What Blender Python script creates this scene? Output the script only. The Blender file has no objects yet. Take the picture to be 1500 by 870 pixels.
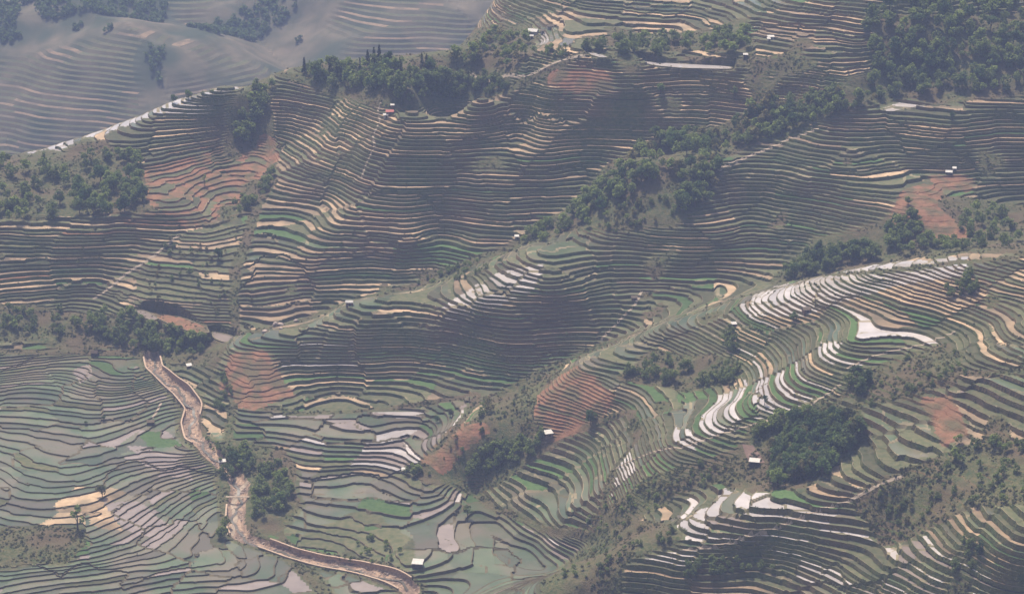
import bpy, bmesh, math, random
import numpy as np
from mathutils import Vector, Matrix

# ------------------------------------------------------------------ camera, sky, sun, exposure
S = bpy.context.scene
COL = S.collection
FPX = 3008.0                     # focal length in photo pixels (photo 1500 x 870)
PITCH = math.radians(19.0)
CAMZ = 520.0
cam_d = bpy.data.cameras.new('camera')
cam = bpy.data.objects.new('camera', cam_d)
COL.objects.link(cam)
cam.location = (0, 0, CAMZ)
cam.rotation_euler = (math.pi / 2 - PITCH, 0, 0)
cam_d.sensor_fit = 'HORIZONTAL'
cam_d.sensor_width = 36.0
cam_d.lens = 36.0 * FPX / 1500.0
cam_d.clip_start = 1.0
cam_d.clip_end = 20000.0
S.camera = cam

SUN_EL, SUN_AZ = math.radians(62.0), math.radians(-22.0)     # azimuth from +Y (ahead), negative = to the left
w = bpy.data.worlds.new('World')
S.world = w
w.use_nodes = True
nt = w.node_tree
bgn = nt.nodes['Background']
sky = nt.nodes.new('ShaderNodeTexSky')
sky.sky_type = 'NISHITA'
sky.sun_disc = False
sky.sun_elevation = SUN_EL
sky.sun_rotation = SUN_AZ
sky.air_density = 1.0
sky.dust_density = 4.0
nt.links.new(sky.outputs[0], bgn.inputs[0])
bgn.inputs[1].default_value = 0.11
sd = bpy.data.lights.new('sun', 'SUN')
sun = bpy.data.objects.new('sun', sd)
COL.objects.link(sun)
sd.energy = 4.6
sd.angle = math.radians(0.6)
sd.color = (1.0, 0.89, 0.74)
sun_dir = Vector((math.sin(SUN_AZ) * math.cos(SUN_EL), math.cos(SUN_AZ) * math.cos(SUN_EL), math.sin(SUN_EL)))
sun.rotation_euler = sun_dir.to_track_quat('Z', 'Y').to_euler()
sun.location = sun_dir * 3000
S.view_settings.view_transform = 'Standard'
S.view_settings.look = 'None'
S.view_settings.exposure = 0.42
S.view_settings.gamma = 1.0
S.render.engine = 'CYCLES'
S.cycles.use_denoising = True
S.cycles.max_bounces = 5
S.cycles.volume_bounces = 0
HAZE_DENSITY = 1.75e-4

RNG = np.random.default_rng(7)
random.seed(7)

# ------------------------------------------------------------------ pixel <-> world
CT, ST = math.cos(PITCH), math.sin(PITCH)
def ray(u, v):
    xc = (np.asarray(u, float) - 750.0) / FPX
    yc = -(np.asarray(v, float) - 435.0) / FPX
    return xc, CT + yc * ST, -ST + yc * CT
def unproj(u, v, Y):
    dx, dy, dz = ray(u, v)
    return dx * Y / dy, Y + 0 * dx, CAMZ + dz * Y / dy
def proj(x, y, z):
    zz = z - CAMZ
    f = y * CT - zz * ST
    up = y * ST + zz * CT
    return 750.0 + FPX * x / f, 435.0 - FPX * up / f
def inpoly(u, v, poly):
    r = np.zeros(np.shape(u), bool)
    n = len(poly)
    for i in range(n):
        x1, y1 = poly[i]; x2, y2 = poly[(i + 1) % n]
        if y1 == y2: continue
        c = ((y1 > v) != (y2 > v)) & (u < (x2 - x1) * (v - y1) / (y2 - y1) + x1)
        r ^= c
    return r
def hash01(*a):
    h = np.zeros(np.shape(a[0]), np.uint64) + np.uint64(1469598103934665603)
    for k in a:
        h = (h ^ np.asarray(k).astype(np.int64).astype(np.uint64)) * np.uint64(1099511628211)
        h ^= h >> np.uint64(29)
    h = h * np.uint64(0x9E3779B97F4A7C15)
    h ^= h >> np.uint64(32)
    return (h & np.uint64(0xFFFFFF)).astype(float) / float(0xFFFFFF)
np.seterr(over='ignore')
def vnoise(x, y, sc, seed):
    x = x / sc; y = y / sc
    xi = np.floor(x); yi = np.floor(y)
    fx = x - xi; fy = y - yi
    fx = fx * fx * (3 - 2 * fx); fy = fy * fy * (3 - 2 * fy)
    s = xi * 0 + seed
    a = hash01(xi, yi, s); b = hash01(xi + 1, yi, s); c = hash01(xi, yi + 1, s); d = hash01(xi + 1, yi + 1, s)
    return ((a * (1 - fx) + b * fx) * (1 - fy) + (c * (1 - fx) + d * fx) * fy) * 2 - 1

# ------------------------------------------------------------------ relief: control points (photo u, v, ground distance Y)
CTRL = """
-60 700 1130;100 700 1127;200 700 1130;300 650 1170;100 600 1220;200 600 1220;-60 600 1220;100 520 1292;200 540 1268;450 700 1133
550 650 1165;700 720 1126;800 790 1058;700 800 1056;650 720 1112;600 830 1026;530 690 1142;470 760 1088;740 760 1088;222 527 1287
265 570 1247;290 600 1224;280 630 1200;340 680 1156;350 730 1117;345 775 1081;400 800 1062;450 815 1051;520 832 1036;620 870 1008
330 492 1300;450 470 1315;520 435 1340;400 455 1318;650 405 1350;740 370 1366;800 330 1390;870 290 1410;950 230 H134.7;1050 205 H146.3
1150 175 H158.6;1280 145 H170.9;1400 142 H173.6;1300 157 H169.2;1200 185 H159.4;1058 242 H139.0;1040 290 H122.7;990 335 H110.1;900 375 H95.1;780 395 1300
690 430 1290;600 470 1280;530 492 1270;440 500 1270;350 502 1275;830 340 1362;760 365 1340;660 410 1328;570 432 1312;510 447 1304
600 420 1350;600 350 1383;600 300 1410;600 250 1437;600 150 1490;600 130 1500;700 130 1500;700 300 1410;750 340 1385;700 370 H82
1000 150 H164.7;900 200 H143.6;850 280 1412;780 340 1378;1000 220 H138.1;1100 160 H164.0;900 140 H167.9;800 150 1484;800 220 1446;850 105 1498
800 110 1504;370 380 H73;400 400 H69;520 190 H136;450 130 H147;480 290 H97;480 380 H76;440 330 H84;500 330 H91;-80 255 H95
95 210 H112;240 160 H135;340 135 H146;400 112 H150;450 100 H158;600 105 1535;740 110 1525;860 82 1510;940 92 H187.6;1070 98 H186.7
520 95 H165;900 70 H189.3;1000 80 H188.4;700 70 1580;1560 40 H208.2;1560 0 H219.4;1200 -60 H227.4;1500 -60 H237.6;100 440 1350;100 350 1400
100 280 H97;200 350 1400;200 250 H107;300 200 H119;370 200 H113;330 300 H88;250 360 1393;150 430 1358;-80 430 1350;-80 330 1410
300 400 1362;330 440 1330;250 300 1426;250 430 1345;200 455 1330;270 475 1315;330 493 1301;100 450 1343;150 505 1304;140 458 1336
100 490 1312;260 515 1292;700 585 1209;600 560 1240;600 520 1260;600 590 1216;550 620 1190;480 640 1175;430 540 1253;380 570 1230
340 600 1214;860 460 1268;680 500 1262;500 560 1246;620 640 1175;400 620 1197;760 540 1236;1300 220 H147.7;1390 180 H163.9;1390 260 H136.5
1050 400 H89.3;1050 350 H105.5;1150 400 H93.0;1300 370 H108.1;1400 340 H120.8;1350 310 H128.8;1000 430 H80.6;900 480 H65.4;850 515 1246;1000 380 H95.4
930 420 H81.3;1500 300 H121.9;1500 200 H154.5;1400 384 H141.6;1300 395 H133.3;1200 415 H121.0;1110 440 H107.2;1040 465 H94.7;960 485 H84.0;900 505 H74.7
848 525 1195;800 570 1175;750 600 1160;690 640 1145;640 680 1135;600 697 1130;1500 378 H149.1;750 590 1206;820 540 1232;960 520 H76.6
1060 500 H90.6;1060 550 H79.5;1200 470 H110.9;1350 440 H129.1;1300 480 H120.0;1200 500 H108.4;1400 500 H121.2;1500 450 H136.3;1200 575 H98.8;1100 610 H85.6
1000 650 H71.1;780 720 1096;820 760 1060;1500 480 H135.3;1270 535 H110.3;740 690 1124;930 610 H63.2;1050 590 H76.3;1150 540 H97.4;1250 500 H116.7
690 670 1140;1000 700 H62.1;1000 740 H52.9;900 740 H41.0;870 790 1038;1150 650 H79.4;1170 700 H73.0;1300 600 H100.5;1390 560 H115.7;1300 650 H92.4
1390 640 H99.8;1500 600 H114.2;1400 695 H92.9;1300 705 H85.5;1200 750 H71.8;1100 778 H61.8;1000 802 H53.1;920 826 H44.4;850 855 950;1500 680 H101.9
1050 730 H62.0;950 760 H46.2;900 800 H30.4;850 830 1005;700 445 H77;740 430 H82;770 420 H85;740 402 H87;655 460 H69;1130 465 H106.5
1200 448 H116.5;1300 420 H129.9;1390 402 H139.6;420 148 H137;483 162 H137;514 186 H137;544 204 H137;600 192 H137;640 184 H137;700 188 H137
760 199 H137;830 212 H137;905 240 H137;470 215 H120;415 258 H101;390 180 H123;430 300 H90;545 250 H120;560 342 H88;640 338 H88
450 345 H83;700 360 H86;1100 870 H37;1200 870 H44;1350 870 H57;1500 870 H68;900 940 H13;1100 940 H22;1300 940 H35;1500 940 H46
900 1060 H2;1200 1060 H8;1500 1060 H20;500 940 H4;100 940 H4;500 1060 H0;100 1060 H0;-100 1060 H0;1300 825 H61;1270 850 H54
1400 760 H82;1390 740 H84;1400 830 H70;1300 790 H64;1500 760 H95;1500 830 H80;1200 830 H52;1100 830 H44;780 72 H180;800 55 H187
830 42 H196;870 50 H193;1400 120 H181;1350 100 H187;1350 60 H205;1400 40 H212;1250 110 H188;1250 75 H199;1200 40 H209;1150 60 H203
1200 0 H222;1400 0 H225;1000 40 H197;1000 0 H208;850 0 H204;1150 100 H189;1200 250 H139;1200 300 H122;1200 350 H107;1100 300 H117
1300 280 H134;830 640 H41;900 690 H47;850 720 H30;800 720 H21;870 550 H68;903 562 H68;850 600 H54;880 590 H61;890 620 H53
100 745 H15;140 770 H13.5;150 800 H11.5;100 832 H9;350 832 H6;100 870 H6;300 870 H3.5;500 870 H3;-80 870 H6.5;750 830 H5.5
1340 490 H119;820 830 H7;760 425 H84;720 450 H75.5;690 460 H70.5;800 412 H88.5;750 480 H66;660 474 H64
"""
pts = []
for tok in CTRL.replace('\n', ';').split(';'):
    t = tok.split()
    if len(t) == 3:
        u, v = float(t[0]), float(t[1])
        if t[2][0] == 'H':                       # height above the valley given instead of the distance
            dx, dy, dz = ray(u, v)
            Y = (float(t[2][1:]) - CAMZ) * dy / dz
        else: Y = float(t[2])
        x, y, z = unproj(u, v, Y)
        pts.append((float(x), float(y), float(z)))
def plan(u, Y, H):                       # a guard point behind a skyline
    pts.append(((u - 750) / FPX / CT * Y, Y, H))
for u, H in ((-100, 50), (100, 68), (250, 84), (400, 98), (520, 118), (620, 140)):
    plan(u, 1690, H); plan(u, 1780, H - 75)
for u, H in ((760, 212), (900, 214), (1100, 232), (1300, 246), (1500, 255)):
    plan(u, 1770, H)
plan(660, 1650, 150); plan(700, 1760, 160)
for u, Y, H in ((-60, 1575, 78), (95, 1592, 94), (240, 1612, 116), (340, 1625, 127), (400, 1660, 131)):
    plan(u, Y, H)
PTS = np.array(pts)
def tps_fit(P, lam=0.004):
    X = P[:, :2] / 100.0
    n = len(X)
    d2 = ((X[:, None] - X[None]) ** 2).sum(-1)
    K = 0.5 * d2 * np.log(d2 + 1e-12) + np.eye(n) * lam
    Q = np.c_[np.ones(n), X]
    A = np.zeros((n + 3, n + 3)); A[:n, :n] = K; A[:n, n:] = Q; A[n:, :n] = Q.T
    return X, np.linalg.solve(A, np.r_[P[:, 2], 0, 0, 0])
TX, TW = tps_fit(PTS)
def tps(x, y):
    x = np.asarray(x, float).ravel() / 100.0; y = np.asarray(y, float).ravel() / 100.0
    out = np.empty(len(x))
    for i in range(0, len(x), 20000):
        a = x[i:i + 20000]; b = y[i:i + 20000]
        d2 = (a[:, None] - TX[None, :, 0]) ** 2 + (b[:, None] - TX[None, :, 1]) ** 2
        out[i:i + 20000] = (0.5 * d2 * np.log(d2 + 1e-12)) @ TW[:-3] + TW[-3] + TW[-2] * a + TW[-1] * b
    return out

# fan-shaped grid, finer towards the viewpoint
NS, NY = 446, 476
Y0G = 842.0
SS = np.linspace(-0.342, 0.342, NS)
YY = Y0G * (1790.0 / Y0G) ** (np.linspace(0, 1, NY))
# coarse evaluation then bilinear refinement of the smooth relief
CS, CYN = 118, 126
gs = np.linspace(SS[0], SS[-1], CS); gy = Y0G * (1790.0 / Y0G) ** np.linspace(0, 1, CYN)
cg = tps((gs[None, :] * gy[:, None]), np.repeat(gy[:, None], CS, 1)).reshape(CYN, CS)
def cubic_up(A, n, axis):
    A = np.moveaxis(A, axis, 0); m = A.shape[0]
    t = np.linspace(0, m - 1, n); i = np.clip(np.floor(t).astype(int), 0, m - 2); f = (t - i).reshape((-1,) + (1,) * (A.ndim - 1))
    p0 = A[np.clip(i - 1, 0, m - 1)]; p1 = A[i]; p2 = A[i + 1]; p3 = A[np.clip(i + 2, 0, m - 1)]
    r = p1 + 0.5 * f * (p2 - p0 + f * (2 * p0 - 5 * p1 + 4 * p2 - p3 + f * (3 * (p1 - p2) + p3 - p0)))
    return np.moveaxis(r, 0, axis)
H0 = cubic_up(cubic_up(cg, NY, 0), NS, 1)
GX = SS[None, :] * YY[:, None]
GY = np.repeat(YY[:, None], NS, 1)
exec_stage = 'terrain'

# ------------------------------------------------------------------ land use, outlined in the photo and laid on the ground
U0, V0 = proj(GX, GY, H0)
jit = 11.0
UJ = U0 + jit * vnoise(GX, GY, 22, 1) + 3 * vnoise(GX, GY, 7, 2)
VJ = V0 + 0.6 * jit * vnoise(GX, GY, 22, 3) + 2 * vnoise(GX, GY, 7, 4)
ZONES = [
 (1.8, [(-400, -400), (2000, -400), (2000, 1200), (-400, 1200)]),
 (2.0, [(385, 100), (550, 150), (740, 135), (860, 78), (1080, 90), (1150, 95), (1110, 165), (1000, 215), (930, 235), (830, 312), (750, 365), (620, 415), (520, 440), (440, 470), (345, 490), (345, 400), (370, 330), (400, 240)]),
 (0.65, [(-200, 505), (215, 520), (270, 590), (318, 680), (335, 770), (420, 815), (560, 960), (-200, 960)]),
 (1.3, [(340, 590), (440, 605), (600, 598), (700, 578), (690, 600), (610, 690), (690, 718), (720, 738), (800, 775), (890, 792), (800, 960), (560, 960), (425, 800), (365, 730), (330, 690)]),
 (1.4, [(610, 690), (690, 600), (848, 517), (960, 476), (1110, 430), (1200, 405), (1600, 368), (1600, 545), (1330, 545), (1240, 575), (1130, 690), (890, 792), (800, 775), (720, 738), (690, 718)]),
 (2.4, [(800, 960), (900, 790), (1000, 700), (1130, 690), (1240, 575), (1330, 545), (1600, 545), (1600, 960)]),
 (2.5, [(700, 722), (830, 632), (925, 600), (935, 640), (895, 690), (885, 740), (870, 785), (800, 775), (720, 738)]),
]
zone = np.zeros(GX.shape, np.int32)
for i, (st, pl) in enumerate(ZONES):
    zone[inpoly(U0, V0, pl)] = i
STEP = np.array([z[0] for z in ZONES])

WILD = [  # (terrace strength left, ground kind, outline)   kind: 0 scrub, 1 red soil
 (0.0, 0, [(425, 108), (440, 85), (480, 50), (640, 50), (660, 95), (770, 100), (745, 132), (640, 150), (560, 152), (470, 135)]),
 (0.3, 1, [(805, 110), (880, 104), (908, 130), (860, 142), (800, 128)]),
 (0.0, 0, [(620, 90), (690, 40), (770, 30), (790, 70), (760, 105), (660, 105)]),
 (0.0, 0, [(870, 70), (850, 58), (960, 52), (1095, 30), (1100, 75), (1015, 78), (930, 86)]),
 (0.0, 0, [(1270, 20), (1560, 20), (1560, 138), (1300, 152), (1180, 178), (1056, 232), (1045, 290), (990, 326), (900, 345), (830, 338), (760, 362), (620, 415), (600, 402), (740, 362), (830, 305), (900, 235), (950, 195), (1080, 182), (1130, 150), (1220, 140), (1270, 100)]),
 (0.0, 0, [(-200, 235), (93, 222), (160, 210), (215, 250), (222, 310), (93, 322), (-200, 330)]),
 (0.0, 0, [(335, 150), (380, 112), (405, 118), (392, 190), (352, 235), (330, 225)]),
 (0.6, 1, [(210, 255), (300, 225), (325, 262), (385, 195), (412, 205), (405, 235), (380, 262), (330, 315), (285, 352), (262, 325), (215, 300)]),
 (0.0, 0, [(372, 262), (400, 235), (412, 262), (360, 315), (330, 330), (325, 312)]),
 (0.62, 0, [(230, 350), (300, 340), (380, 300), (360, 350), (350, 420), (330, 470), (290, 470), (200, 445), (140, 430)]),
 (0.0, 0, [(-200, 440), (93, 448), (185, 458), (260, 490), (330, 500), (310, 540), (215, 526), (150, 507), (-200, 490)]),
 (0.35, 1, [(325, 525), (385, 515), (435, 580), (370, 602), (318, 575)]),
 (0.0, 0, [(1140, 402), (1200, 352), (1290, 322), (1325, 292), (1420, 292), (1580, 300), (1580, 366), (1400, 376), (1250, 390), (1130, 416)]),
 (0.2, 1, [(1298, 312), (1320, 285), (1350, 268), (1385, 285), (1345, 310), (1312, 325)]),
 (0.1, 1, [(1345, 300), (1370, 300), (1420, 348), (1380, 352), (1352, 330)]),
 (0.2, 1, [(1360, 250), (1420, 260), (1420, 285), (1370, 280)]),
 (0.0, 0, [(600, 692), (690, 606), (830, 528), (805, 560), (785, 600), (798, 640), (790, 670), (700, 708), (620, 708)]),
 (0.1, 1, [(612, 672), (660, 628), (700, 612), (715, 625), (680, 650), (640, 690)]),
 (0.75, 1, [(800, 560), (842, 532), (905, 575), (890, 600), (862, 622), (802, 642), (785, 600)]),
 (0.0, 0, [(900, 552), (960, 515), (1085, 522), (1095, 555), (1000, 572)]),
 (0.0, 0, [(1060, 705), (1108, 622), (1200, 588), (1262, 600), (1262, 652), (1195, 706), (1080, 716)]),
 (0.35, 0, [(850, 765), (950, 700), (1080, 655), (1105, 640), (1052, 715), (1000, 722), (900, 795)]),
 (0.45, 0, [(1225, 545), (1400, 495), (1420, 560), (1330, 590), (1255, 600)]),
 (0.1, 0, [(1250, 725), (1400, 655), (1560, 640), (1560, 740), (1420, 745), (1330, 795), (1290, 800)]),
 (0.1, 1, [(1350, 585), (1400, 575), (1420, 640), (1380, 650)]),
 (0.0, 0, [(790, 850), (870, 795), (950, 765), (1000, 772), (1000, 790), (915, 822), (900, 900), (800, 900)]),
 (0.0, 0, [(326, 690), (340, 640), (425, 660), (445, 735), (400, 785), (362, 775), (365, 720)]),
 (0.6, 0, [(425, 792), (500, 760), (545, 750), (600, 790), (600, 828), (520, 826)]),
 (0.0, 0, [(-200, 775), (85, 775), (120, 772), (122, 795), (93, 828), (-200, 840)]),
]
amp = np.ones(GX.shape)
ground = np.zeros(GX.shape, np.int32)
for a_, kd, pl in WILD:
    m = inpoly(UJ, VJ, pl)
    amp[m] = a_
    ground[m] = kd
# the stream bed, cut between its walls
STREAM = [(222, 520), (226, 540), (246, 556), (266, 572), (284, 596), (278, 618), (284, 640), (310, 662), (338, 690), (352, 712), (346, 738), (344, 768), (352, 784), (385, 796), (425, 810), (470, 822), (520, 832), (600, 862)]
def unproj_relief(u, v):
    Y = np.arange(890, 1780, 1.0)
    x, y, z = unproj(float(u), float(v), Y)
    h = relief(x, y)
    k = np.nonzero(z < h)[0]
    k = k[0] if len(k) else len(Y) - 1
    if k > 0:
        d0 = z[k - 1] - h[k - 1]; d1 = z[k] - h[k]
        t = d0 / (d0 - d1) if d0 != d1 else 0
    else: t, k = 0, 1
    Yi = Y[k - 1] + t
    a, b, c = unproj(float(u), float(v), Yi)
    return float(a), float(Yi), float(c)
def gidx(x, y):
    fs = (np.asarray(x) / np.asarray(y) - SS[0]) / (SS[1] - SS[0])
    fy = np.log(np.asarray(y) / Y0G) / math.log(1790.0 / Y0G) * (NY - 1)
    return np.clip(fs, 0, NS - 1.001), np.clip(fy, 0, NY - 1.001)
def bil(A, x, y):
    fs, fy = gidx(x, y)
    i = fs.astype(int); j = fy.astype(int); s = fs - i; t = fy - j
    return (A[j, i] * (1 - s) + A[j, i + 1] * s) * (1 - t) + (A[j + 1, i] * (1 - s) + A[j + 1, i + 1] * s) * t
def relief(x, y): return bil(H0, x, y)
SP = np.array([unproj_relief(u, v) for u, v in STREAM])
def polyline_dist(x, y, P):
    best = np.full(np.shape(x), 1e9)
    for a, b in zip(P[:-1], P[1:]):
        dx, dy = b[0] - a[0], b[1] - a[1]
        t = np.clip(((x - a[0]) * dx + (y - a[1]) * dy) / (dx * dx + dy * dy), 0, 1)
        best = np.minimum(best, np.hypot(x - a[0] - t * dx, y - a[1] - t * dy))
    return best
slump = (vnoise(GX, GY, 30, 81) + .55 * vnoise(GX, GY, 11, 82) > .93) & (zone != 2) & (zone != 3)     # slumped, overgrown spots
amp[slump] = 0
sdist = polyline_dist(GX, GY, SP)
BEDW = 4.6
amp[sdist < BEDW + 3] = 0.0

def blur(A, n):
    for _ in range(n):
        B = np.pad(A, 1, mode='edge')
        A = (B[:-2, 1:-1] + B[2:, 1:-1] + B[1:-1, :-2] + B[1:-1, 2:] + 2 * A) / 6
    return A
amp = blur(amp, 3)
edge = np.zeros(GX.shape, bool)
edge[:, 1:] |= zone[:, 1:] != zone[:, :-1]; edge[:, :-1] |= zone[:, 1:] != zone[:, :-1]
edge[1:] |= zone[1:] != zone[:-1]; edge[:-1] |= zone[1:] != zone[:-1]
e2 = edge.copy()
e2[:, 1:] |= edge[:, :-1]; e2[:, :-1] |= edge[:, 1:]; e2[1:] |= edge[:-1]; e2[:-1] |= edge[1:]
amp = np.where(edge, 0, np.where(e2, amp * 0.5, amp))
amp[amp < 0.04] = 0
# no steps are cut where the ground turns away from the valley or lies far off to the side
hid = V0 > np.minimum.accumulate(V0, axis=0) + 9
amp[blur(hid.astype(float), 2) > .9] = 0
amp[(U0 < -80) | (U0 > 1580) | (V0 > 912) | (V0 < -30)] = 0
PONDS = [
 (3, [(935, 89), (960, 92), (1000, 94), (1070, 97.5), (1072, 102), (1000, 100), (955, 96)]),
 (3, [(860, 77), (874, 78.5), (892, 84.5), (878, 84.5), (868, 81)]),
 (9, [(188, 453), (212, 455), (232, 466), (222, 470)]),
 (6, [(212, 457), (236, 460), (262, 464), (300, 478), (307, 487), (285, 488), (250, 475)]),
 (9, [(310, 485), (345, 494), (330, 502), (314, 495)]),
]
pond_planes = []
for pk, pl in PONDS:
    cu = sum(p[0] for p in pl) / len(pl); cv = sum(p[1] for p in pl) / len(pl)
    zz = unproj_relief(cu, cv)[2]
    P2 = []
    for (u, v) in pl:
        dx, dy, dz = ray(u, v); t = (zz - CAMZ) / dz
        P2.append((float(dx * t), float(dy * t)))
    pond_planes.append((pk, P2, zz))
# smaller relief, stronger where no terraces were cut
calm = np.where((zone == 2) | (zone == 3), .3, 1.0)
H = H0 + 1.3 * vnoise(GX, GY, 55, 11) * (.3 + .7 * calm) + calm * (0.7 * vnoise(GX, GY, 24, 12) + 0.33 * vnoise(GX, GY, 9, 13))
wildness = 1 - np.clip(amp, 0, 1)
H += wildness * (1.0 * vnoise(GX, GY, 12, 14) + 0.6 * vnoise(GX, GY, 5, 15))
flatz = (zone == 2) | (zone == 3)
for pk, P2, zz in pond_planes:
    m = inpoly(GX, GY, P2); m2 = blur(m.astype(float), 2) > .05
    amp[m2] = 0; H[m2] = zz - .5
bed = np.clip((BEDW + 1.2 - sdist) / 1.6, 0, 1)
H -= 2.6 * bed
OFF = 1.1 * vnoise(GX, GY, 130, 21) + np.where(flatz, 0.5, 0.9) * np.tanh(2.6 * vnoise(GX, GY, 75, 22)) + np.where(flatz, 0.1, 0.40) * np.tanh(3.5 * vnoise(GX, GY, 38, 23)) + np.where(flatz, 0.0, 0.30) * np.tanh(7 * vnoise(GX, GY, 52, 24))
# Voronoi plots along the terraces
def plots(x, y, sc, seed):
    xi = np.floor(x / sc); yi = np.floor(y / sc)
    d1 = np.full(x.shape, 1e9); d2 = np.full(x.shape, 1e9); idd = np.zeros(x.shape, np.int64)
    for ox in (-1, 0, 1):
        for oy in (-1, 0, 1):
            cx = xi + ox; cy = yi + oy
            px = (cx + 0.15 + 0.7 * hash01(cx, cy, cx * 0 + seed)) * sc; py = (cy + 0.15 + 0.7 * hash01(cx, cy, cx * 0 + seed + 9)) * sc
            d = np.hypot(x - px, y - py)
            nid = (cx.astype(np.int64) + 500) * 2000 + cy.astype(np.int64) + 500
            closer = d < d1
            d2 = np.where(closer, d1, np.minimum(d2, d))
            idd = np.where(closer, nid, idd); d1 = np.where(closer, d, d1)
    return idd, d2 - d1
stepg = STEP[zone]
# neighbouring plots were levelled separately: their steps do not line up
for (psc, psd, pam, where_) in ((30.0, 3, .55, flatz), (46.0, 91, .42, ~flatz), (17.0, 92, .16, ~flatz), (12.0, 93, .10, flatz)):
    wx = GX + 5 * vnoise(GX, GY, 14, 94); wy = GY + 5 * vnoise(GX, GY, 14, 95)
    pid_, _ = plots(wx, wy, psc, psd)
    OFF = OFF + np.where(where_, (hash01(pid_, pid_ * 0 + psd) - .5) * 2 * pam * stepg, 0)
HB = []                                   # heights of the treads, unevenly spaced, one row per zone
for st_ in STEP:
    d = st_ * np.random.default_rng(int(st_ * 1000)).uniform(.55, 1.45, 900)
    HB.append(-60.0 + np.r_[0, np.cumsum(d)])
HB = np.array(HB)
LV = np.zeros(GX.shape)
for i in range(len(STEP)):
    m = zone == i
    LV[m] = np.interp((H + OFF)[m], HB[i], np.arange(HB.shape[1]))
def grad(A):
    gy_ = np.gradient(A, axis=0) / np.gradient(YY)[:, None]
    dx = (SS[1] - SS[0]) * YY[:, None]
    gx_ = np.gradient(A, axis=1) / dx
    return gx_, gy_
gx_, gy_ = grad(H0)
slope = np.clip(np.hypot(gx_, gy_), 0.03, 1.5)
rw = np.where(flatz, .24, .26) + 0.08 * vnoise(GX, GY, 60, 31)
RR = np.clip(rw * slope * 1.0, 0.035, 0.30)
BB = np.clip(np.where(flatz, .55, .4) * slope / stepg, 0.02, 0.16)
LIP = 0.18

# ------------------------------------------------------------------ slicing the relief into treads and risers
def split(T, s):
    pos = s >= 0
    cnt = pos.sum(1)
    mixed = (cnt == 1) | (cnt == 2)
    keep = T[~mixed]; kside = cnt[~mixed] == 3
    M = T[mixed]; sm = s[mixed]; pm = pos[mixed]; cm = cnt[mixed]
    if len(M) == 0:
        return keep, kside, np.nonzero(~mixed)[0]
    lone_pos = cm == 1
    lone = np.where(lone_pos, np.argmax(pm, 1), np.argmin(pm, 1))
    ar = np.arange(len(M))
    a = M[ar, lone]; b = M[ar, (lone + 1) % 3]; c = M[ar, (lone + 2) % 3]
    sa = sm[ar, lone]; sb = sm[ar, (lone + 1) % 3]; sc_ = sm[ar, (lone + 2) % 3]
    tb = np.clip(sa / (sa - sb), 0.002, 0.998)[:, None]; tc = np.clip(sa / (sa - sc_), 0.002, 0.998)[:, None]
    ab = a + (b - a) * tb; ac = a + (c - a) * tc
    out = np.concatenate([keep, np.stack([a, ab, ac], 1), np.stack([ab, b, c], 1), np.stack([ab, c, ac], 1)])
    side = np.concatenate([kside, lone_pos, ~lone_pos, ~lone_pos])
    mi = np.nonzero(mixed)[0]
    src = np.concatenate([np.nonzero(~mixed)[0], mi, mi, mi])
    return out, side, src

def terrace(X, Yg, Hh, L, O, R, B, A, stp_tri, T_idx, HB, zn):
    """T_idx: (n,3) vertex indices; returns triangles (n,3,xyz) with level, kind (0 ground, 1 riser, 2 bund, 3 tread) and source triangle"""
    att = np.stack([X.ravel(), Yg.ravel(), Hh.ravel(), L.ravel(), O.ravel(), R.ravel(), B.ravel(), A.ravel()], 1)
    T = att[T_idx]
    src = np.arange(len(T))
    flat = (T[:, :, 7].max(1) <= 0) | (stp_tri <= 0)
    G = T[flat]; gsrc = src[flat]
    T = T[~flat]; src = src[~flat]
    done = []; dsrc = []
    for _ in range(14):
        lo = np.floor(T[:, :, 3].min(1) + 1e-4)
        need = T[:, :, 3].max(1) > lo + 1 + 1e-4
        done.append(T[~need]); dsrc.append(src[~need])
        T = T[need]; src = src[need]
        if len(T) == 0: break
        T, sd_, ix = split(T, T[:, :, 3] - (lo[need] + 1)[:, None])
        src = src[ix]
    done.append(T); dsrc.append(src)
    T = np.concatenate(done); src = np.concatenate(dsrc)
    n = np.floor(T[:, :, 3].mean(1))
    T, sd_, ix = split(T, T[:, :, 3] - n[:, None] - T[:, :, 5]); src = src[ix]; n = n[ix]
    kind = np.where(sd_, 3, 1)
    hi = sd_
    T2, sd2, ix = split(T[hi], T[hi][:, :, 3] - n[hi][:, None] - T[hi][:, :, 5] - T[hi][:, :, 6])
    s2 = src[hi][ix]; n2 = n[hi][ix]; k2 = np.where(sd2, 3, 2)
    T = np.concatenate([T[~hi], T2]); src = np.concatenate([src[~hi], s2]); n = np.concatenate([n[~hi], n2]); kind = np.concatenate([kind[~hi], k2])
    ni = np.clip(n.astype(int), 0, HB.shape[1] - 2)
    h0 = HB[zn[src], ni][:, None]; st = HB[zn[src], ni + 1][:, None] - h0
    f = np.clip(T[:, :, 3] - n[:, None], 0, 1)
    r = T[:, :, 5]; b = T[:, :, 6]; lip = LIP / st
    q = np.where(kind[:, None] == 1, np.clip(f / r, 0, 1) * (1 + lip), np.where(kind[:, None] == 2, 1 + lip * (1 - np.clip((f - r) / b, 0, 1)), 1.0))
    zt = h0 + st * (q - 0.5) - T[:, :, 4]
    z = T[:, :, 2] * (1 - T[:, :, 7]) + zt * T[:, :, 7]
    P = np.stack([T[:, :, 0], T[:, :, 1], z], 2)
    # plain ground
    P = np.concatenate([P, G[:, :, :3]])
    src = np.concatenate([src, gsrc]); n = np.concatenate([n, np.zeros(len(G))]); kind = np.concatenate([kind, np.zeros(len(G), int)])
    am = np.concatenate([T[:, :, 7].mean(1), np.zeros(len(G))])
    return P, n.astype(np.int64), kind, src, am

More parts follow.
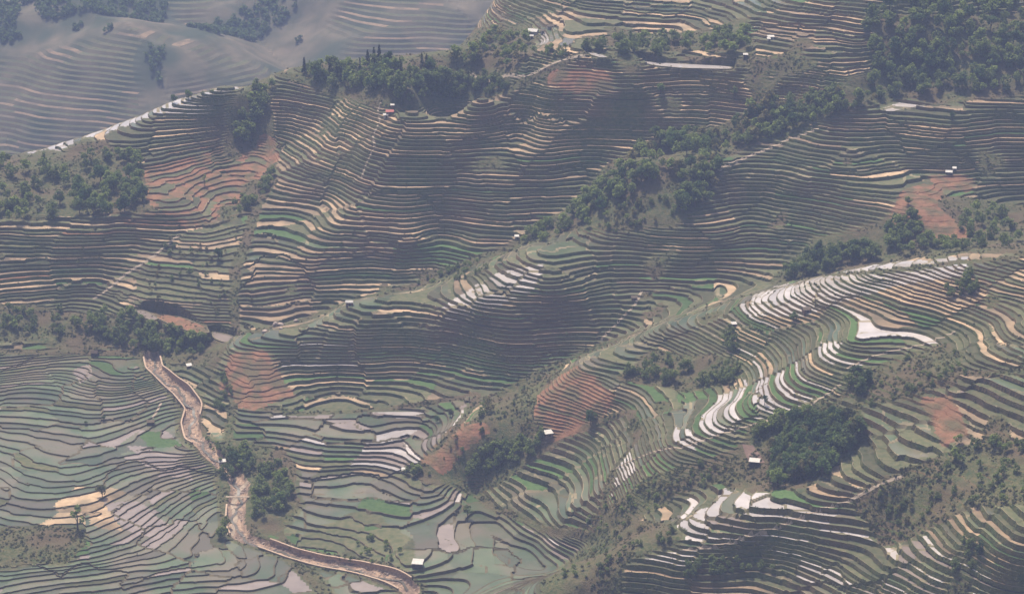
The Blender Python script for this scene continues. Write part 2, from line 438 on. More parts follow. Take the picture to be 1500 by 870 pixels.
idx = np.arange(NY * NS).reshape(NY, NS)
a_ = idx[:-1, :-1].ravel(); b_ = idx[:-1, 1:].ravel(); c_ = idx[1:, 1:].ravel(); d_ = idx[1:, :-1].ravel()
alt = ((np.arange(len(a_)) // (NS - 1)) + (np.arange(len(a_)) % (NS - 1))) % 2 == 0
TI = np.concatenate([np.stack([a_, b_, np.where(alt, c_, d_)], 1), np.stack([np.where(alt, a_, b_), c_, d_], 1)])
zt_ = zone.ravel()[TI]
same = (zt_[:, 0] == zt_[:, 1]) & (zt_[:, 1] == zt_[:, 2])
stp = np.where(same, STEP[zt_[:, 0]], -1.0)
P, LEV, KIND, SRC, AMP = terrace(GX, GY, H, LV, OFF, RR, BB, amp, stp, TI, HB, np.clip(zt_[:, 0], 0, None))
del LV
# low banks dividing the plots of the valley floor
fl = (KIND == 3) & np.isin(zt_[SRC][:, 0], (2, 3))
wX = P[fl][:, :, 0] + 5 * vnoise(P[fl][:, :, 0], P[fl][:, :, 1], 14, 94); wY = P[fl][:, :, 1] + 5 * vnoise(P[fl][:, :, 0], P[fl][:, :, 1], 14, 95)
_, dv = plots(wX, wY, 30.0, 3)
near_ = dv.min(1) < 3.0
fi_ = np.nonzero(fl)[0]; cut = fi_[near_]
T_, sd_, ix_ = split(P[cut], dv[near_] - .42)
keep_ = np.ones(len(P), bool); keep_[cut] = False
P = np.concatenate([P[keep_], T_]); LEV = np.concatenate([LEV[keep_], LEV[cut][ix_]]); SRC = np.concatenate([SRC[keep_], SRC[cut][ix_]]); AMP = np.concatenate([AMP[keep_], AMP[cut][ix_]])
KIND = np.concatenate([KIND[keep_], np.where(sd_, 3, 2)])
CEN = P.mean(1)
TZONE = zt_[SRC][:, 0]
flat_t = (TZONE == 2) | (TZONE == 3)
cwx = CEN[:, 0] + 5 * vnoise(CEN[:, 0], CEN[:, 1], 14, 94); cwy = CEN[:, 1] + 5 * vnoise(CEN[:, 0], CEN[:, 1], 14, 95)
idA, dA = plots(cwx, cwy, 30.0, 3)
idB, dB = plots(cwx, cwy, 46.0, 91)
PID = np.where(flat_t, idA, idB)
PD = np.where(flat_t, dA, dB)
CU, CV = proj(CEN[:, 0], CEN[:, 1], CEN[:, 2])
nrm = np.cross(P[:, 1] - P[:, 0], P[:, 2] - P[:, 0])
area = np.linalg.norm(nrm, axis=1) * 0.5

# ------------------------------------------------------------------ what grows or stands on every tread
# classes: 3 water with the sky's brightness put into its colour, 4 murky green water, 5 dry tan soil, 6 red soil, 7 seedlings, 8 fallow grass, 9 pinkish silt water
W_, A_, D_, R_, G_, O_, K_ = 3, 4, 5, 6, 7, 8, 9
COVER = [
 ([(-400, -400), (2000, -400), (2000, 1200), (-400, 1200)], {O_: .5, D_: .25, A_: .2, G_: .05}),
 ([(385, 100), (550, 145), (740, 130), (860, 78), (1080, 90), (1150, 95), (1110, 165), (1000, 215), (930, 235), (860, 260), (600, 240), (400, 240)], {D_: .60, O_: .34, A_: .04, G_: .02}),
 ([(400, 240), (600, 230), (860, 255), (830, 312), (750, 365), (620, 415), (520, 440), (440, 470), (345, 490), (345, 400), (370, 330)], {D_: .44, O_: .44, A_: .10, G_: .02}),
 ([(640, 240), (900, 220), (880, 290), (800, 330), (660, 300)], {O_: .6, G_: .18, D_: .2, A_: .02}),
 ([(540, 195), (600, 182), (760, 196), (860, 205), (860, 216), (760, 212), (620, 198), (548, 206)], {D_: 1}),
 ([(520, 178), (548, 205), (540, 207), (505, 190)], {D_: 1}),
 ([(-200, 200), (240, 150), (400, 110), (400, 240), (300, 340), (93, 440), (-200, 440)], {D_: .3, O_: .55, A_: .1, R_: .05}),
 ([(200, 230), (330, 210), (400, 190), (410, 230), (300, 350), (220, 320)], {R_: .7, O_: .3}),
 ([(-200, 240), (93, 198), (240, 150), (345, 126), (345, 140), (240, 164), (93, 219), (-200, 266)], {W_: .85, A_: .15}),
 ([(760, 20), (1080, 20), (1080, 60), (960, 55), (860, 60), (780, 80)], {D_: .5, O_: .4, A_: .1}),
 ([(1090, 20), (1500, 20), (1280, 110), (1120, 105)], {D_: .55, O_: .35, A_: .1}),
 ([(775, 36), (840, 36), (800, 62), (782, 75), (772, 60)], {A_: .7, W_: .3}),
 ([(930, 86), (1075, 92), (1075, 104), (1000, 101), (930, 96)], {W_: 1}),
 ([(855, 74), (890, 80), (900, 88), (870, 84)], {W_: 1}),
 ([(1050, 245), (1200, 190), (1420, 140), (1420, 230), (1300, 260), (1150, 310), (1040, 330)], {O_: .4, A_: .35, D_: .2, G_: .05}),
 ([(1060, 245), (1300, 195), (1290, 250), (1170, 300), (1080, 300)], {A_: .5, O_: .4, G_: .1}),
 ([(1290, 155), (1420, 135), (1420, 148), (1300, 164)], {W_: .9, A_: .1}),
 ([(1280, 205), (1395, 172), (1398, 186), (1330, 216), (1290, 226)], {D_: .8, A_: .2}),
 ([(330, 505), (830, 335), (1060, 240), (1040, 300), (960, 370), (780, 405), (600, 485), (400, 520)], {A_: .6, O_: .3, D_: .1}),
 ([(720, 395), (800, 345), (850, 335), (920, 368), (900, 385), (860, 398), (790, 425), (770, 420)], {A_: .85, O_: .15}),
 ([(350, 500), (520, 488), (540, 500), (440, 545), (380, 530)], {A_: .85, W_: .15}),
 ([(640, 470), (900, 400), (1000, 400), (950, 470), (830, 530), (720, 580), (600, 600), (440, 590), (440, 545)], {O_: .52, D_: .15, G_: .18, A_: .15}),
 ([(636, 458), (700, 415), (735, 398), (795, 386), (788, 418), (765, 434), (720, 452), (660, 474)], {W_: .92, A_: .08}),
 ([(430, 560), (560, 560), (600, 600), (420, 605)], {O_: .6, D_: .25, G_: .15}),
 ([(950, 360), (1130, 300), (1330, 250), (1330, 320), (1180, 380), (1020, 460), (900, 480)], {O_: .6, G_: .14, A_: .16, D_: .1}),
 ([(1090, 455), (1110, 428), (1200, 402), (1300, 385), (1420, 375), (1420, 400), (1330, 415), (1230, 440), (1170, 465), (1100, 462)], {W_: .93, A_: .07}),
 ([(840, 520), (900, 492), (960, 470), (1095, 445), (1095, 465), (1040, 485), (960, 500), (910, 565), (890, 565)], {A_: .85, O_: .1, D_: .05}),
 ([(840, 520), (856, 512), (872, 540), (912, 560), (900, 572), (870, 560)], {A_: 1}),
 ([(905, 500), (1080, 480), (1080, 510), (960, 530), (910, 560)], {A_: .4, O_: .5, D_: .1}),
 ([(1090, 465), (1230, 440), (1420, 405), (1420, 450), (1320, 470), (1230, 480), (1100, 500)], {D_: .8, O_: .2}),
 ([(1095, 505), (1230, 478), (1230, 520), (1100, 560), (1060, 560)], {O_: .55, A_: .2, D_: .15, W_: .1}),
 ([(1180, 500), (1240, 478), (1340, 478), (1360, 500), (1290, 520), (1280, 545), (1240, 530), (1190, 520)], {W_: .36, G_: .16, O_: .28, A_: .2}),
 ([(890, 640), (940, 600), (1080, 570), (1090, 600), (1000, 640), (900, 690)], {G_: .2, O_: .42, A_: .23, W_: .15}),
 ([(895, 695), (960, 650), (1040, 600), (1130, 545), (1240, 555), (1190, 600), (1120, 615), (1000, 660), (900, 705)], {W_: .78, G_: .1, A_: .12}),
 ([(690, 720), (760, 690), (830, 640), (930, 600), (940, 640), (890, 690), (880, 740), (830, 780)], {A_: .62, O_: .28, G_: .1}),
 ([(880, 720), (1060, 640), (1120, 610), (1100, 650), (1000, 720), (880, 780)], {O_: .62, G_: .2, W_: .06, A_: .12}),
 ([(-200, 505), (215, 520), (270, 590), (318, 680), (335, 770), (420, 815), (560, 960), (-200, 960)], {A_: .86, O_: .06, K_: .08}),
 ([(330, 590), (440, 605), (600, 598), (700, 578), (690, 600), (610, 690), (560, 690), (420, 660)], {A_: .68, K_: .16, W_: .14, G_: .02}),
 ([(420, 690), (690, 715), (850, 712), (900, 790), (800, 960), (560, 960), (425, 800)], {A_: .80, K_: .13, W_: .04, G_: .03}),
 ([(510, 655), (600, 630), (610, 680), (560, 690)], {K_: .5, W_: .5}),
 ([(150, 735), (200, 735), (265, 780), (230, 790), (180, 775)], {K_: 1}),
 ([(185, 655), (210, 655), (270, 680), (285, 705), (260, 700), (210, 680)], {K_: 1}),
 ([(200, 632), (245, 632), (270, 655), (215, 655)], {K_: 1}),
 ([(105, 545), (130, 535), (135, 550), (118, 562)], {K_: 1}),
 ([(125, 720), (145, 722), (180, 780), (130, 770)], {D_: 1}),
 ([(93, 700), (120, 700), (130, 745), (93, 770)], {D_: .8, R_: .2}),
 ([(990, 750), (1040, 735), (1130, 712), (1160, 735), (1330, 690), (1420, 680), (1420, 705), (1320, 715), (1210, 755), (1110, 790), (1000, 812), (910, 835), (905, 825), (990, 795)], {W_: .7, A_: .25, K_: .05}),
 ([(1000, 810), (1210, 757), (1300, 740), (1300, 800), (1200, 850), (1000, 860)], {A_: .5, O_: .3, W_: .2}),
 ([(1250, 570), (1420, 540), (1420, 660), (1290, 690), (1250, 640)], {A_: .5, O_: .4, K_: .1}),
 ([(1260, 870), (1270, 825), (1330, 800), (1420, 750), (1420, 900)], {K_: .6, W_: .25, A_: .15}),
 ([(795, 565), (842, 535), (905, 578), (890, 605), (862, 625), (802, 642), (785, 605)], {R_: .93, O_: .07}),
 ([(612, 672), (660, 628), (700, 612), (715, 625), (680, 650), (640, 690)], {R_: .93, O_: .07}),
 ([(1050, 500), (1080, 475), (1125, 497), (1120, 505), (1090, 500)], {D_: 1}),
 ([(360, 385), (380, 388), (420, 402), (410, 408), (365, 395)], {D_: 1}),
]
SPOTS = [  # single plots told apart by colour
 (G_, [(618, 368), (640, 352), (690, 366), (740, 368), (740, 376), (690, 382), (660, 390), (630, 386)]),
 (G_, [(1322, 470), (1345, 455), (1378, 462), (1376, 482), (1335, 482)]),
 (G_, [(1085, 468), (1110, 462), (1142, 488), (1120, 492)]),
 (G_, [(130, 530), (150, 522), (176, 518), (176, 530), (150, 540), (132, 540)]),
 (G_, [(1150, 555), (1165, 552), (1212, 575), (1200, 582), (1175, 578)]),
 (G_, [(1078, 575), (1105, 572), (1105, 600), (1080, 596)]),
 (G_, [(278, 715), (306, 714), (308, 727), (282, 728)]),
 (G_, [(215, 640), (246, 642), (248, 652), (216, 650)]),
 (G_, [(104, 800), (128, 792), (136, 806), (118, 822), (104, 812)]),
 (G_, [(852, 768), (880, 768), (878, 780), (854, 784)]),
 (G_, [(352, 622), (366, 618), (372, 640), (358, 648)]),
 (G_, [(538, 730), (552, 728), (556, 756), (540, 756)]),
 (G_, [(1118, 722), (1158, 720), (1140, 738), (1116, 738)]),
 (G_, [(345, 492), (365, 492), (372, 505), (352, 508)]),
 (G_, [(1000, 560), (1050, 552), (1040, 575), (990, 585)]),
 (G_, [(560, 795), (585, 800), (585, 826), (565, 826)]),
 (G_, [(112, 400), (140, 402), (146, 418), (120, 415)]),
 (G_, [(500, 672), (535, 672), (530, 682), (512, 682)]),
 (R_, [(212, 458), (236, 460), (300, 478), (306, 486), (285, 487), (225, 468)]),
 (K_, [(188, 452), (212, 455), (226, 468), (200, 464)]),
 (K_, [(308, 483), (345, 494), (330, 502), (312, 494)]),
]
for i, (pl, d) in enumerate(COVER):            # lone-coloured fields are plots of their own
    if max(d.values()) >= .9:
        PID = np.where(inpoly(CU + 4 * vnoise(CEN[:, 0], CEN[:, 1], 9, 71), CV + 2.5 * vnoise(CEN[:, 0], CEN[:, 1], 9, 72), pl), 3000000 + i, PID)
key = (TZONE.astype(np.int64) * 4000 + LEV + 1000) * 4000000 + PID
uk, inv = np.unique(key, return_inverse=True)
tread = KIND == 3
wgt = np.where(tread, area, 0) + 1e-6
cnt = np.bincount(inv, wgt)
pu = np.bincount(inv, wgt * CU) / cnt; pv = np.bincount(inv, wgt * CV) / cnt
py_ = np.bincount(inv, wgt * CEN[:, 1]) / cnt
pcls = np.zeros(len(uk), np.int32)
h1 = hash01(uk, uk * 0 + 77)
cov = np.zeros(len(uk), int)
for i, (pl, d) in enumerate(COVER):
    cov[inpoly(pu, pv, pl)] = i
for i, (pl, d) in enumerate(COVER):
    m = cov == i
    acc = 0.0
    cl = np.zeros(m.sum(), np.int32)
    hh = h1[m]
    for k, p in d.items():
        cl[(hh >= acc - 1e-9) & (hh <= acc + p + 1e-6) & (cl == 0)] = k
        acc += p
    cl[cl == 0] = list(d)[0]
    pcls[m] = cl
FCLS = pcls[inv].copy()
for k, pl in SPOTS:
    mm = tread & inpoly(CU, CV, pl)
    fr = np.bincount(inv[mm], area[mm], minlength=len(uk)) / cnt
    pick_ = (fr > 0.4) if (fr > 0.4).any() else (fr == fr.max())
    FCLS[pick_[inv]] = k
MATI = np.zeros(len(P), np.int32)
MATI[KIND == 1] = 1
MATI[(KIND == 1) & flat_t] = 2
MATI[KIND == 2] = np.where(flat_t, 2, 11)[KIND == 2]
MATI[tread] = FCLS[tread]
gk = ground.ravel()[TI[SRC]].max(1)
MATI[(KIND == 0) & (gk == 1)] = 6
MATI[(KIND == 1) & (gk == 1)] = 6
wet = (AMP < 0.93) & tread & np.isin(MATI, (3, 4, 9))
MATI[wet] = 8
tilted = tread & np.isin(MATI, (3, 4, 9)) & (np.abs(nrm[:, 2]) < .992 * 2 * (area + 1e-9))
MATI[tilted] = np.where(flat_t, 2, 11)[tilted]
weak = (AMP < 0.55) & (KIND >= 2)
MATI[weak & (gk == 1)] = 6
MATI[weak & (gk == 0)] = 0
# dividing banks between neighbouring plots on the valley floor
sdc = polyline_dist(CEN[:, 0], CEN[:, 1], SP)
MATI[(sdc < BEDW + 1.0)] = 10
TINT = hash01(uk, uk * 0 + 5)[inv]
print('triangles', len(P))

# ------------------------------------------------------------------ materials
def mat(name, c1, c2, rough=0.9, scale=0.2, spec=0.25, bump=0.0, c3=None, scale3=0.03, tint=0.0, water=False, detail=4.0):
    m = bpy.data.materials.new(name); m.use_nodes = True
    n = m.node_tree.nodes; L = m.node_tree.links
    b = n['Principled BSDF']
    b.inputs['Roughness'].default_value = rough
    b.inputs['Specular IOR Level'].default_value = spec
    tc = n.new('ShaderNodeNewGeometry')
    nz = n.new('ShaderNodeTexNoise'); nz.inputs['Scale'].default_value = scale; nz.inputs['Detail'].default_value = detail
    L.new(tc.outputs['Position'], nz.inputs['Vector'])
    rp = n.new('ShaderNodeMapRange'); rp.inputs[1].default_value = 0.32; rp.inputs[2].default_value = 0.68
    L.new(nz.outputs['Fac'], rp.inputs[0])
    mx = n.new('ShaderNodeMix'); mx.data_type = 'RGBA'
    mx.inputs[6].default_value = (*c1, 1); mx.inputs[7].default_value = (*c2, 1)
    L.new(rp.outputs[0], mx.inputs[0])
    out = mx.outputs[2]
    if c3:
        nz3 = n.new('ShaderNodeTexNoise'); nz3.inputs['Scale'].default_value = scale3; nz3.inputs['Detail'].default_value = 3
        L.new(tc.outputs['Position'], nz3.inputs['Vector'])
        r3 = n.new('ShaderNodeMapRange'); r3.inputs[1].default_value = 0.42; r3.inputs[2].default_value = 0.62
        L.new(nz3.outputs['Fac'], r3.inputs[0])
        m3 = n.new('ShaderNodeMix'); m3.data_type = 'RGBA'
        m3.inputs[7].default_value = (*c3, 1)
        L.new(out, m3.inputs[6]); L.new(r3.outputs[0], m3.inputs[0]); out = m3.outputs[2]
    if tint:
        at = n.new('ShaderNodeAttribute'); at.attribute_name = 'tint'
        rt = n.new('ShaderNodeMapRange'); rt.inputs[3].default_value = 1 - tint; rt.inputs[4].default_value = 1 + tint
        L.new(at.outputs['Fac'], rt.inputs[0])
        hv = n.new('ShaderNodeHueSaturation')
        L.new(rt.outputs[0], hv.inputs['Value']); L.new(out, hv.inputs['Color']); out = hv.outputs[0]
    L.new(out, b.inputs['Base Color'])
    if bump:
        bp = n.new('ShaderNodeBump'); bp.inputs['Strength'].default_value = 1.0; bp.inputs['Distance'].default_value = bump
        nb = n.new('ShaderNodeTexNoise'); nb.inputs['Scale'].default_value = scale * 3; nb.inputs['Detail'].default_value = 5
        L.new(tc.outputs['Position'], nb.inputs['Vector']); L.new(nb.outputs['Fac'], bp.inputs['Height']); L.new(bp.outputs[0], b.inputs['Normal'])
    if water:
        b.inputs['IOR'].default_value = 1.333
    return m
TM = [
 mat('scrub', (.040, .066, .020), (.135, .118, .055), scale=.45, bump=.7, c3=(.105, .080, .044), scale3=.035, detail=8),
 mat('terrace_bank', (.066, .100, .030), (.150, .140, .055), scale=.35, bump=.5, c3=(.155, .108, .058), scale3=.025),
 mat('bund', (.075, .066, .036), (.135, .108, .062), scale=.3, tint=.25),
 mat('painted_sky_water', (.41, .37, .35), (.50, .455, .43), rough=.05, spec=1.0, scale=.1, tint=.2, water=True),  # pale base colour stands in for the bright sky mirrored in the water
 mat('murky_water', (.076, .104, .054), (.118, .140, .078), rough=.22, spec=.5, scale=.08, tint=.3, c3=(.150, .130, .088), scale3=.035, water=True),
 mat('dry_soil', (.31, .215, .130), (.42, .305, .195), scale=.3, tint=.42, c3=(.22, .17, .11), scale3=.06, bump=.12),
 mat('red_soil', (.185, .090, .050), (.265, .140, .080), scale=.25, bump=.4, c3=(.115, .092, .046), scale3=.09),
 mat('rice_seedlings', (.050, .098, .028), (.082, .132, .044), scale=.4, tint=.25),
 mat('fallow_grass', (.065, .080, .035), (.125, .115, .060), scale=.3, tint=.3, bump=.15),
 mat('silt_water', (.215, .175, .150), (.275, .225, .195), rough=.15, spec=.6, scale=.1, tint=.15, water=True),
 mat('stream_bed_stones', (.28, .185, .125), (.50, .355, .25), scale=.7, bump=.4, c3=(.18, .13, .1), scale3=.15),
 mat('bank_top', (.13, .125, .065), (.27, .22, .14), scale=.12, tint=.3),
 mat('dry_hillside', (.085, .085, .050), (.185, .150, .10), scale=.035, c3=(.050, .066, .036), scale3=.014),
]

# ------------------------------------------------------------------ mesh building
def soup_mesh(name, T, mi, tint):
    q = np.round(T.reshape(-1, 3) * 50).astype(np.int64) + 500000
    k = (q[:, 0] * 2000003 + q[:, 1]) * 2000003 + q[:, 2]
    _, first, iv = np.unique(k, return_index=True, return_inverse=True)
    V = T.reshape(-1, 3)[first].astype(np.float32)
    F = iv.reshape(-1, 3)
    ok = (F[:, 0] != F[:, 1]) & (F[:, 1] != F[:, 2]) & (F[:, 0] != F[:, 2])
    F = F[ok]; mi = mi[ok]; tint = tint[ok]
    return raw_mesh(name, V, F, mi, tint)
def raw_mesh(name, V, F, mi=None, tint=None, mats=None):
    me = bpy.data.meshes.new(name)
    V = np.asarray(V, np.float32); F = np.asarray(F, np.int32)
    k = F.shape[1]
    me.vertices.add(len(V)); me.vertices.foreach_set('co', V.ravel())
    me.loops.add(F.size); me.loops.foreach_set('vertex_index', F.ravel())
    me.polygons.add(len(F)); me.polygons.foreach_set('loop_start', np.arange(0, F.size, k, dtype=np.int32))
    if mi is not None: me.polygons.foreach_set('material_index', np.asarray(mi, np.int32))
    me.update(calc_edges=True); me.shade_flat()
    if tint is not None:
        at = me.attributes.new('tint', 'FLOAT', 'FACE'); at.data.foreach_set('value', np.asarray(tint, np.float32))
    for m in (mats or []): me.materials.append(m)
    return me
def link(name, me, parent=None):
    o = bpy.data.objects.new(name, me); COL.objects.link(o)
    if parent: o.parent = parent
    return o
def tag(o, label=None, cat=None, group=None, kind=None):
    if label: o['label'] = label
    if cat: o['category'] = cat
    if group: o['group'] = group
    if kind: o['kind'] = kind
    return o
# consistent upward winding
up = np.cross(P[:, 1] - P[:, 0], P[:, 2] - P[:, 0])[:, 2] < 0
P[up] = P[up][:, ::-1]

# the 300 plots that show largest are objects of their own
inframe = (CU > 60) & (CU < 1440) & (CV > 20) & (CV < 850)
ncam = np.stack([-CEN[:, 0], -CEN[:, 1], CAMZ - CEN[:, 2]], 1)
dist = np.linalg.norm(ncam, axis=1)
scr = np.abs((np.cross(P[:, 1] - P[:, 0], P[:, 2] - P[:, 0]) * ncam).sum(1)) * 0.5 / dist * (FPX / dist) ** 2
single = tread & (MATI >= 3) & (MATI <= 9) & inframe
pa = np.bincount(inv, np.where(single, scr, 0), minlength=len(uk))
top = np.argsort(-pa)[:300]
rank = np.full(len(uk), -1); rank[top] = np.arange(300)
own = np.where(single, rank[inv], -1)
rest = own < 0
terrain = link('terrain', soup_mesh('terrain', P[rest], MATI[rest], TINT[rest]))
for m in TM: terrain.data.materials.append(m)
tag(terrain, 'terraced mountainside falling to a valley of flooded paddies', kind='structure')
order = np.argsort(own, kind='stable')
so = own[order]
st0 = np.searchsorted(so, np.arange(300)); st1 = np.searchsorted(so, np.arange(300), side='right')
for i in range(300):
    f = order[st0[i]:st1[i]]
    if len(f) == 0: continue
    o = link('rice_paddy', soup_mesh('rice_paddy', P[f], MATI[f], TINT[f]), terrain)
    for m in TM: o.data.materials.append(m)
# level ponds with a low bank round them
for pk, P2, zz in pond_planes:
    n = len(P2); c = np.mean(P2, axis=0)
    fine = []
    for i in range(n):
        a, b = np.array(P2[i]), np.array(P2[(i + 1) % n])
        for k in range(6):
            q = a + (b - a) * k / 6; fine.append(q)
    fine = np.array(fine)
    for _ in range(3): fine = (np.roll(fine, 1, 0) + 2 * fine + np.roll(fine, -1, 0)) / 4
    N = len(fine)
    o = link('rice_paddy', raw_mesh('rice_paddy', np.r_[np.c_[fine, np.full(N, zz)], [[c[0], c[1], zz]]], [(i, (i + 1) % N, N) for i in range(N)], [pk] * N, [.5] * N, mats=TM), terrain)
    out_ = c + (fine - c) * (1 + 1.1 / np.linalg.norm(fine - c, axis=1)[:, None])
    V = np.r_[np.c_[fine, np.full(N, zz - .1)], np.c_[fine + (out_ - fine) * .3, np.full(N, zz + .3)], np.c_[out_, np.full(N, zz + .25)], np.c_[c + (out_ - c) * 1.01, np.full(N, zz - 2.2)]]
    F = [(r * N + i, r * N + (i + 1) % N, (r + 1) * N + (i + 1) % N, (r + 1) * N + i) for r in range(3) for i in range(N)]
    link('pond_bank', raw_mesh('pond_bank', V, F, [11] * (2 * N) + [1] * N, [.5] * len(F), mats=TM), terrain)
# ------------------------------------------------------------------ exact ground height, for things that stand on it
def zfun(x, y):
    x = np.asarray(x, float); y = np.asarray(y, float)
    h = bil(H, x, y); o = bil(OFF, x, y); r = bil(RR, x, y); b = bil(BB, x, y); a = bil(amp, x, y)
    fs, fy = gidx(x, y)
    zi = zone[np.round(fy).astype(int), np.round(fs).astype(int)]
    sh = np.shape(h); hf = np.ravel(h + o); zf = np.ravel(zi); l = np.empty(hf.shape)
    for i in range(len(STEP)):
        m = zf == i
        l[m] = np.interp(hf[m], HB[i], np.arange(HB.shape[1]))
    n = np.floor(l); ni = np.clip(n.astype(int), 0, HB.shape[1] - 2)
    h0 = HB[zf, ni].reshape(sh); st = (HB[zf, ni + 1] - HB[zf, ni]).reshape(sh); f = (l - n).reshape(sh)
    q = np.where(f < r, f / r * (1 + LIP / st), 1.0)
    return h * (1 - a) + (h0 + st * (q - 0.5) - o) * a
def hits(u, v):
    """where the sight line through photo point (u, v) first meets the ground (arrays)"""
    u = np.atleast_1d(np.asarray(u, float)); v = np.atleast_1d(np.asarray(v, float))
    Y = np.arange(850, 1780, 1.5)
    dx, dy, dz = ray(u, v)
    X = (dx / dy)[:, None] * Y[None]; Z = CAMZ + (dz / dy)[:, None] * Y[None]
    Hh = bil(H, X, np.broadcast_to(Y[None], X.shape))
    below = Z < Hh
    k = np.argmax(below, 1); ok = below.any(1)
    ar = np.arange(len(u)); k = np.clip(k, 1, None)
    d0 = Z[ar, k - 1] - Hh[ar, k - 1]; d1 = Z[ar, k] - Hh[ar, k]
    t = np.where(d0 != d1, d0 / (d0 - d1), 0)
    y = Y[k - 1] + np.clip(t, 0, 1) * 1.5
    x = dx / dy * y
    return x, y, ok
def spot(u, v):
    x, y, ok = hits(u, v)
    return float(x[0]), float(y[0]), float(zfun(x, y)[0])

# ------------------------------------------------------------------ the hills beyond the valley
fx = np.linspace(-900, 300, 190); fy = np.linspace(1950, 2900, 160)
FX, FY = np.meshgrid(fx, fy)
def far_height(x, y):
    base = -175 + np.clip(y - 2080, 0, None) * 0.37
    q = (x * 0.80 + y * 0.35)
    rid = 1 - np.abs(((q / 330.0 + 0.12 * vnoise(x, y, 260, 42)) % 1.0) * 2 - 1)
    amp_ = np.clip((y - 2050) / 250, 0, 1)
    return base + amp_ * (62 * (rid - 0.5) + 34 * vnoise(x, y, 240, 41) + 12 * vnoise(x, y, 90, 43)) + 4 * vnoise(x, y, 35, 44)
FH = far_height(FX, FY)
FU, FV = proj(FX, FY, FH)
FO = 3 * vnoise(FX, FY, 200, 45)
fcell = vnoise(FX, FY, 150, 46) + 0.6 * vnoise(FX, FY, 60, 47)
famp = blur(np.clip(fcell * 1.4, 0, .42), 2); famp[famp < 0.05] = 0
FST = 5.0
n1, n2 = FX.shape
fi = np.arange(n1 * n2).reshape(n1, n2)
a_ = fi[:-1, :-1].ravel(); b_ = fi[:-1, 1:].ravel(); c_ = fi[1:, 1:].ravel(); d_ = fi[1:, :-1].ravel()
FT = np.concatenate([np.stack([a_, b_, c_], 1), np.stack([a_, c_, d_], 1)])
fP, fL, fK, fS, fA = terrace(FX, FY, FH, (FH + FO) / FST + 100, FO, np.full(FX.shape, .42), np.full(FX.shape, .12), famp, np.full(len(FT), FST), FT, np.array([np.arange(-100, 400) * FST]), np.zeros(len(FT), int))
fc = fP.mean(1)
fid, _ = plots(fc[:, 0], fc[:, 1], 120.0, 8)
fh = hash01(fid, fL)
fm = np.zeros(len(fP), np.int32)
fm[fK == 0] = 12; fm[fK == 1] = 12; fm[fK == 2] = 2
fm[fK == 3] = np.where(fh < .30, 5, np.where(fh < .9, 8, 12))[fK == 3]
fm[(fA < .25) & (fK > 0)] = 12
up = np.cross(fP[:, 1] - fP[:, 0], fP[:, 2] - fP[:, 0])[:, 2] < 0
fP[up] = fP[up][:, ::-1]
far = link('hills', soup_mesh('hills', fP, fm, fh))
for m in TM: far.data.materials.append(m)
tag(far, 'hazy terraced hills across the next valley', kind='structure')
del fP, fc, fS

# ground all round, below everything built above it
ox = np.linspace(-4600, 4600, 116); oy = np.concatenate([np.linspace(-1300, 800, 30), np.linspace(842, 1790, 42), np.linspace(1860, 6600, 56)])
OX, OY = np.meshgrid(ox, oy)
HS = blur(H0, 60)
cy_ = np.clip(OY, 843, 1789); cs_ = np.clip(OX / np.clip(OY, 843, 1789), SS[0], SS[-1])
OZ = bil(HS, cs_ * cy_, cy_) - np.where(np.abs(OX) < .37 * np.clip(OY, 1, None), 26, 3)
beyond = np.clip((OY - 1790) / 260, 0, 1)
left_far = np.clip((260 - OX) / 300, 0, 1)
farz = far_height(OX, OY) - 40
OZ = OZ * (1 - beyond * left_far) + np.minimum(farz, 480) * beyond * left_far
nearz = 512 - 0.60 * np.clip(OY, -60, None)
nb = np.clip((800 - OY) / 300, 0, 1)
OZ = np.where(OY < 830, OZ * (1 - nb) + np.minimum(nearz, 506) * nb, OZ)
OZ = np.clip(OZ + 8 * vnoise(OX, OY, 300, 51) * (OY > 2000), -240, 506)
n1, n2 = OX.shape
oi = np.arange(n1 * n2).reshape(n1, n2)
OF = np.stack([oi[:-1, :-1].ravel(), oi[:-1, 1:].ravel(), oi[1:, 1:].ravel(), oi[1:, :-1].ravel()], 1)
outer = link('ground', raw_mesh('ground', np.stack([OX.ravel(), OY.ravel(), OZ.ravel()], 1), OF, mats=[TM[0]]))
tag(outer, 'scrub covered mountain country all round', kind='structure')

# ------------------------------------------------------------------ leaves, trunks
def leafmat(name, c1, c2, tint=.3):
    m = mat(name, c1, c2, rough=.75, spec=.2, scale=.35, tint=tint)
    b = m.node_tree.nodes['Principled BSDF']
    t = m.node_tree.nodes.new('ShaderNodeBsdfTranslucent')
    mx = m.node_tree.nodes.new('ShaderNodeMixShader'); mx.inputs[0].default_value = .5
    src = b.inputs['Base Color'].links[0].from_socket
    L = m.node_tree.links
    oi = m.node_tree.nodes.new('ShaderNodeObjectInfo'); hs = m.node_tree.nodes.new('ShaderNodeHueSaturation')
    rv = m.node_tree.nodes.new('ShaderNodeMapRange'); rv.inputs[3].default_value = .5; rv.inputs[4].default_value = 1.3
    rh = m.node_tree.nodes.new('ShaderNodeMapRange'); rh.inputs[3].default_value = .525; rh.inputs[4].default_value = .455
    L.new(oi.outputs['Random'], rv.inputs[0]); L.new(oi.outputs['Random'], rh.inputs[0])
    L.new(src, hs.inputs['Color']); L.new(rv.outputs[0], hs.inputs['Value']); L.new(rh.outputs[0], hs.inputs['Hue'])
    src = hs.outputs[0]; L.new(src, b.inputs['Base Color'])
    L.new(src, t.inputs[0]); L.new(b.outputs[0], mx.inputs[1]); L.new(t.outputs[0], mx.inputs[2])
    L.new(mx.outputs[0], m.node_tree.nodes['Material Output'].inputs[0])
    return m
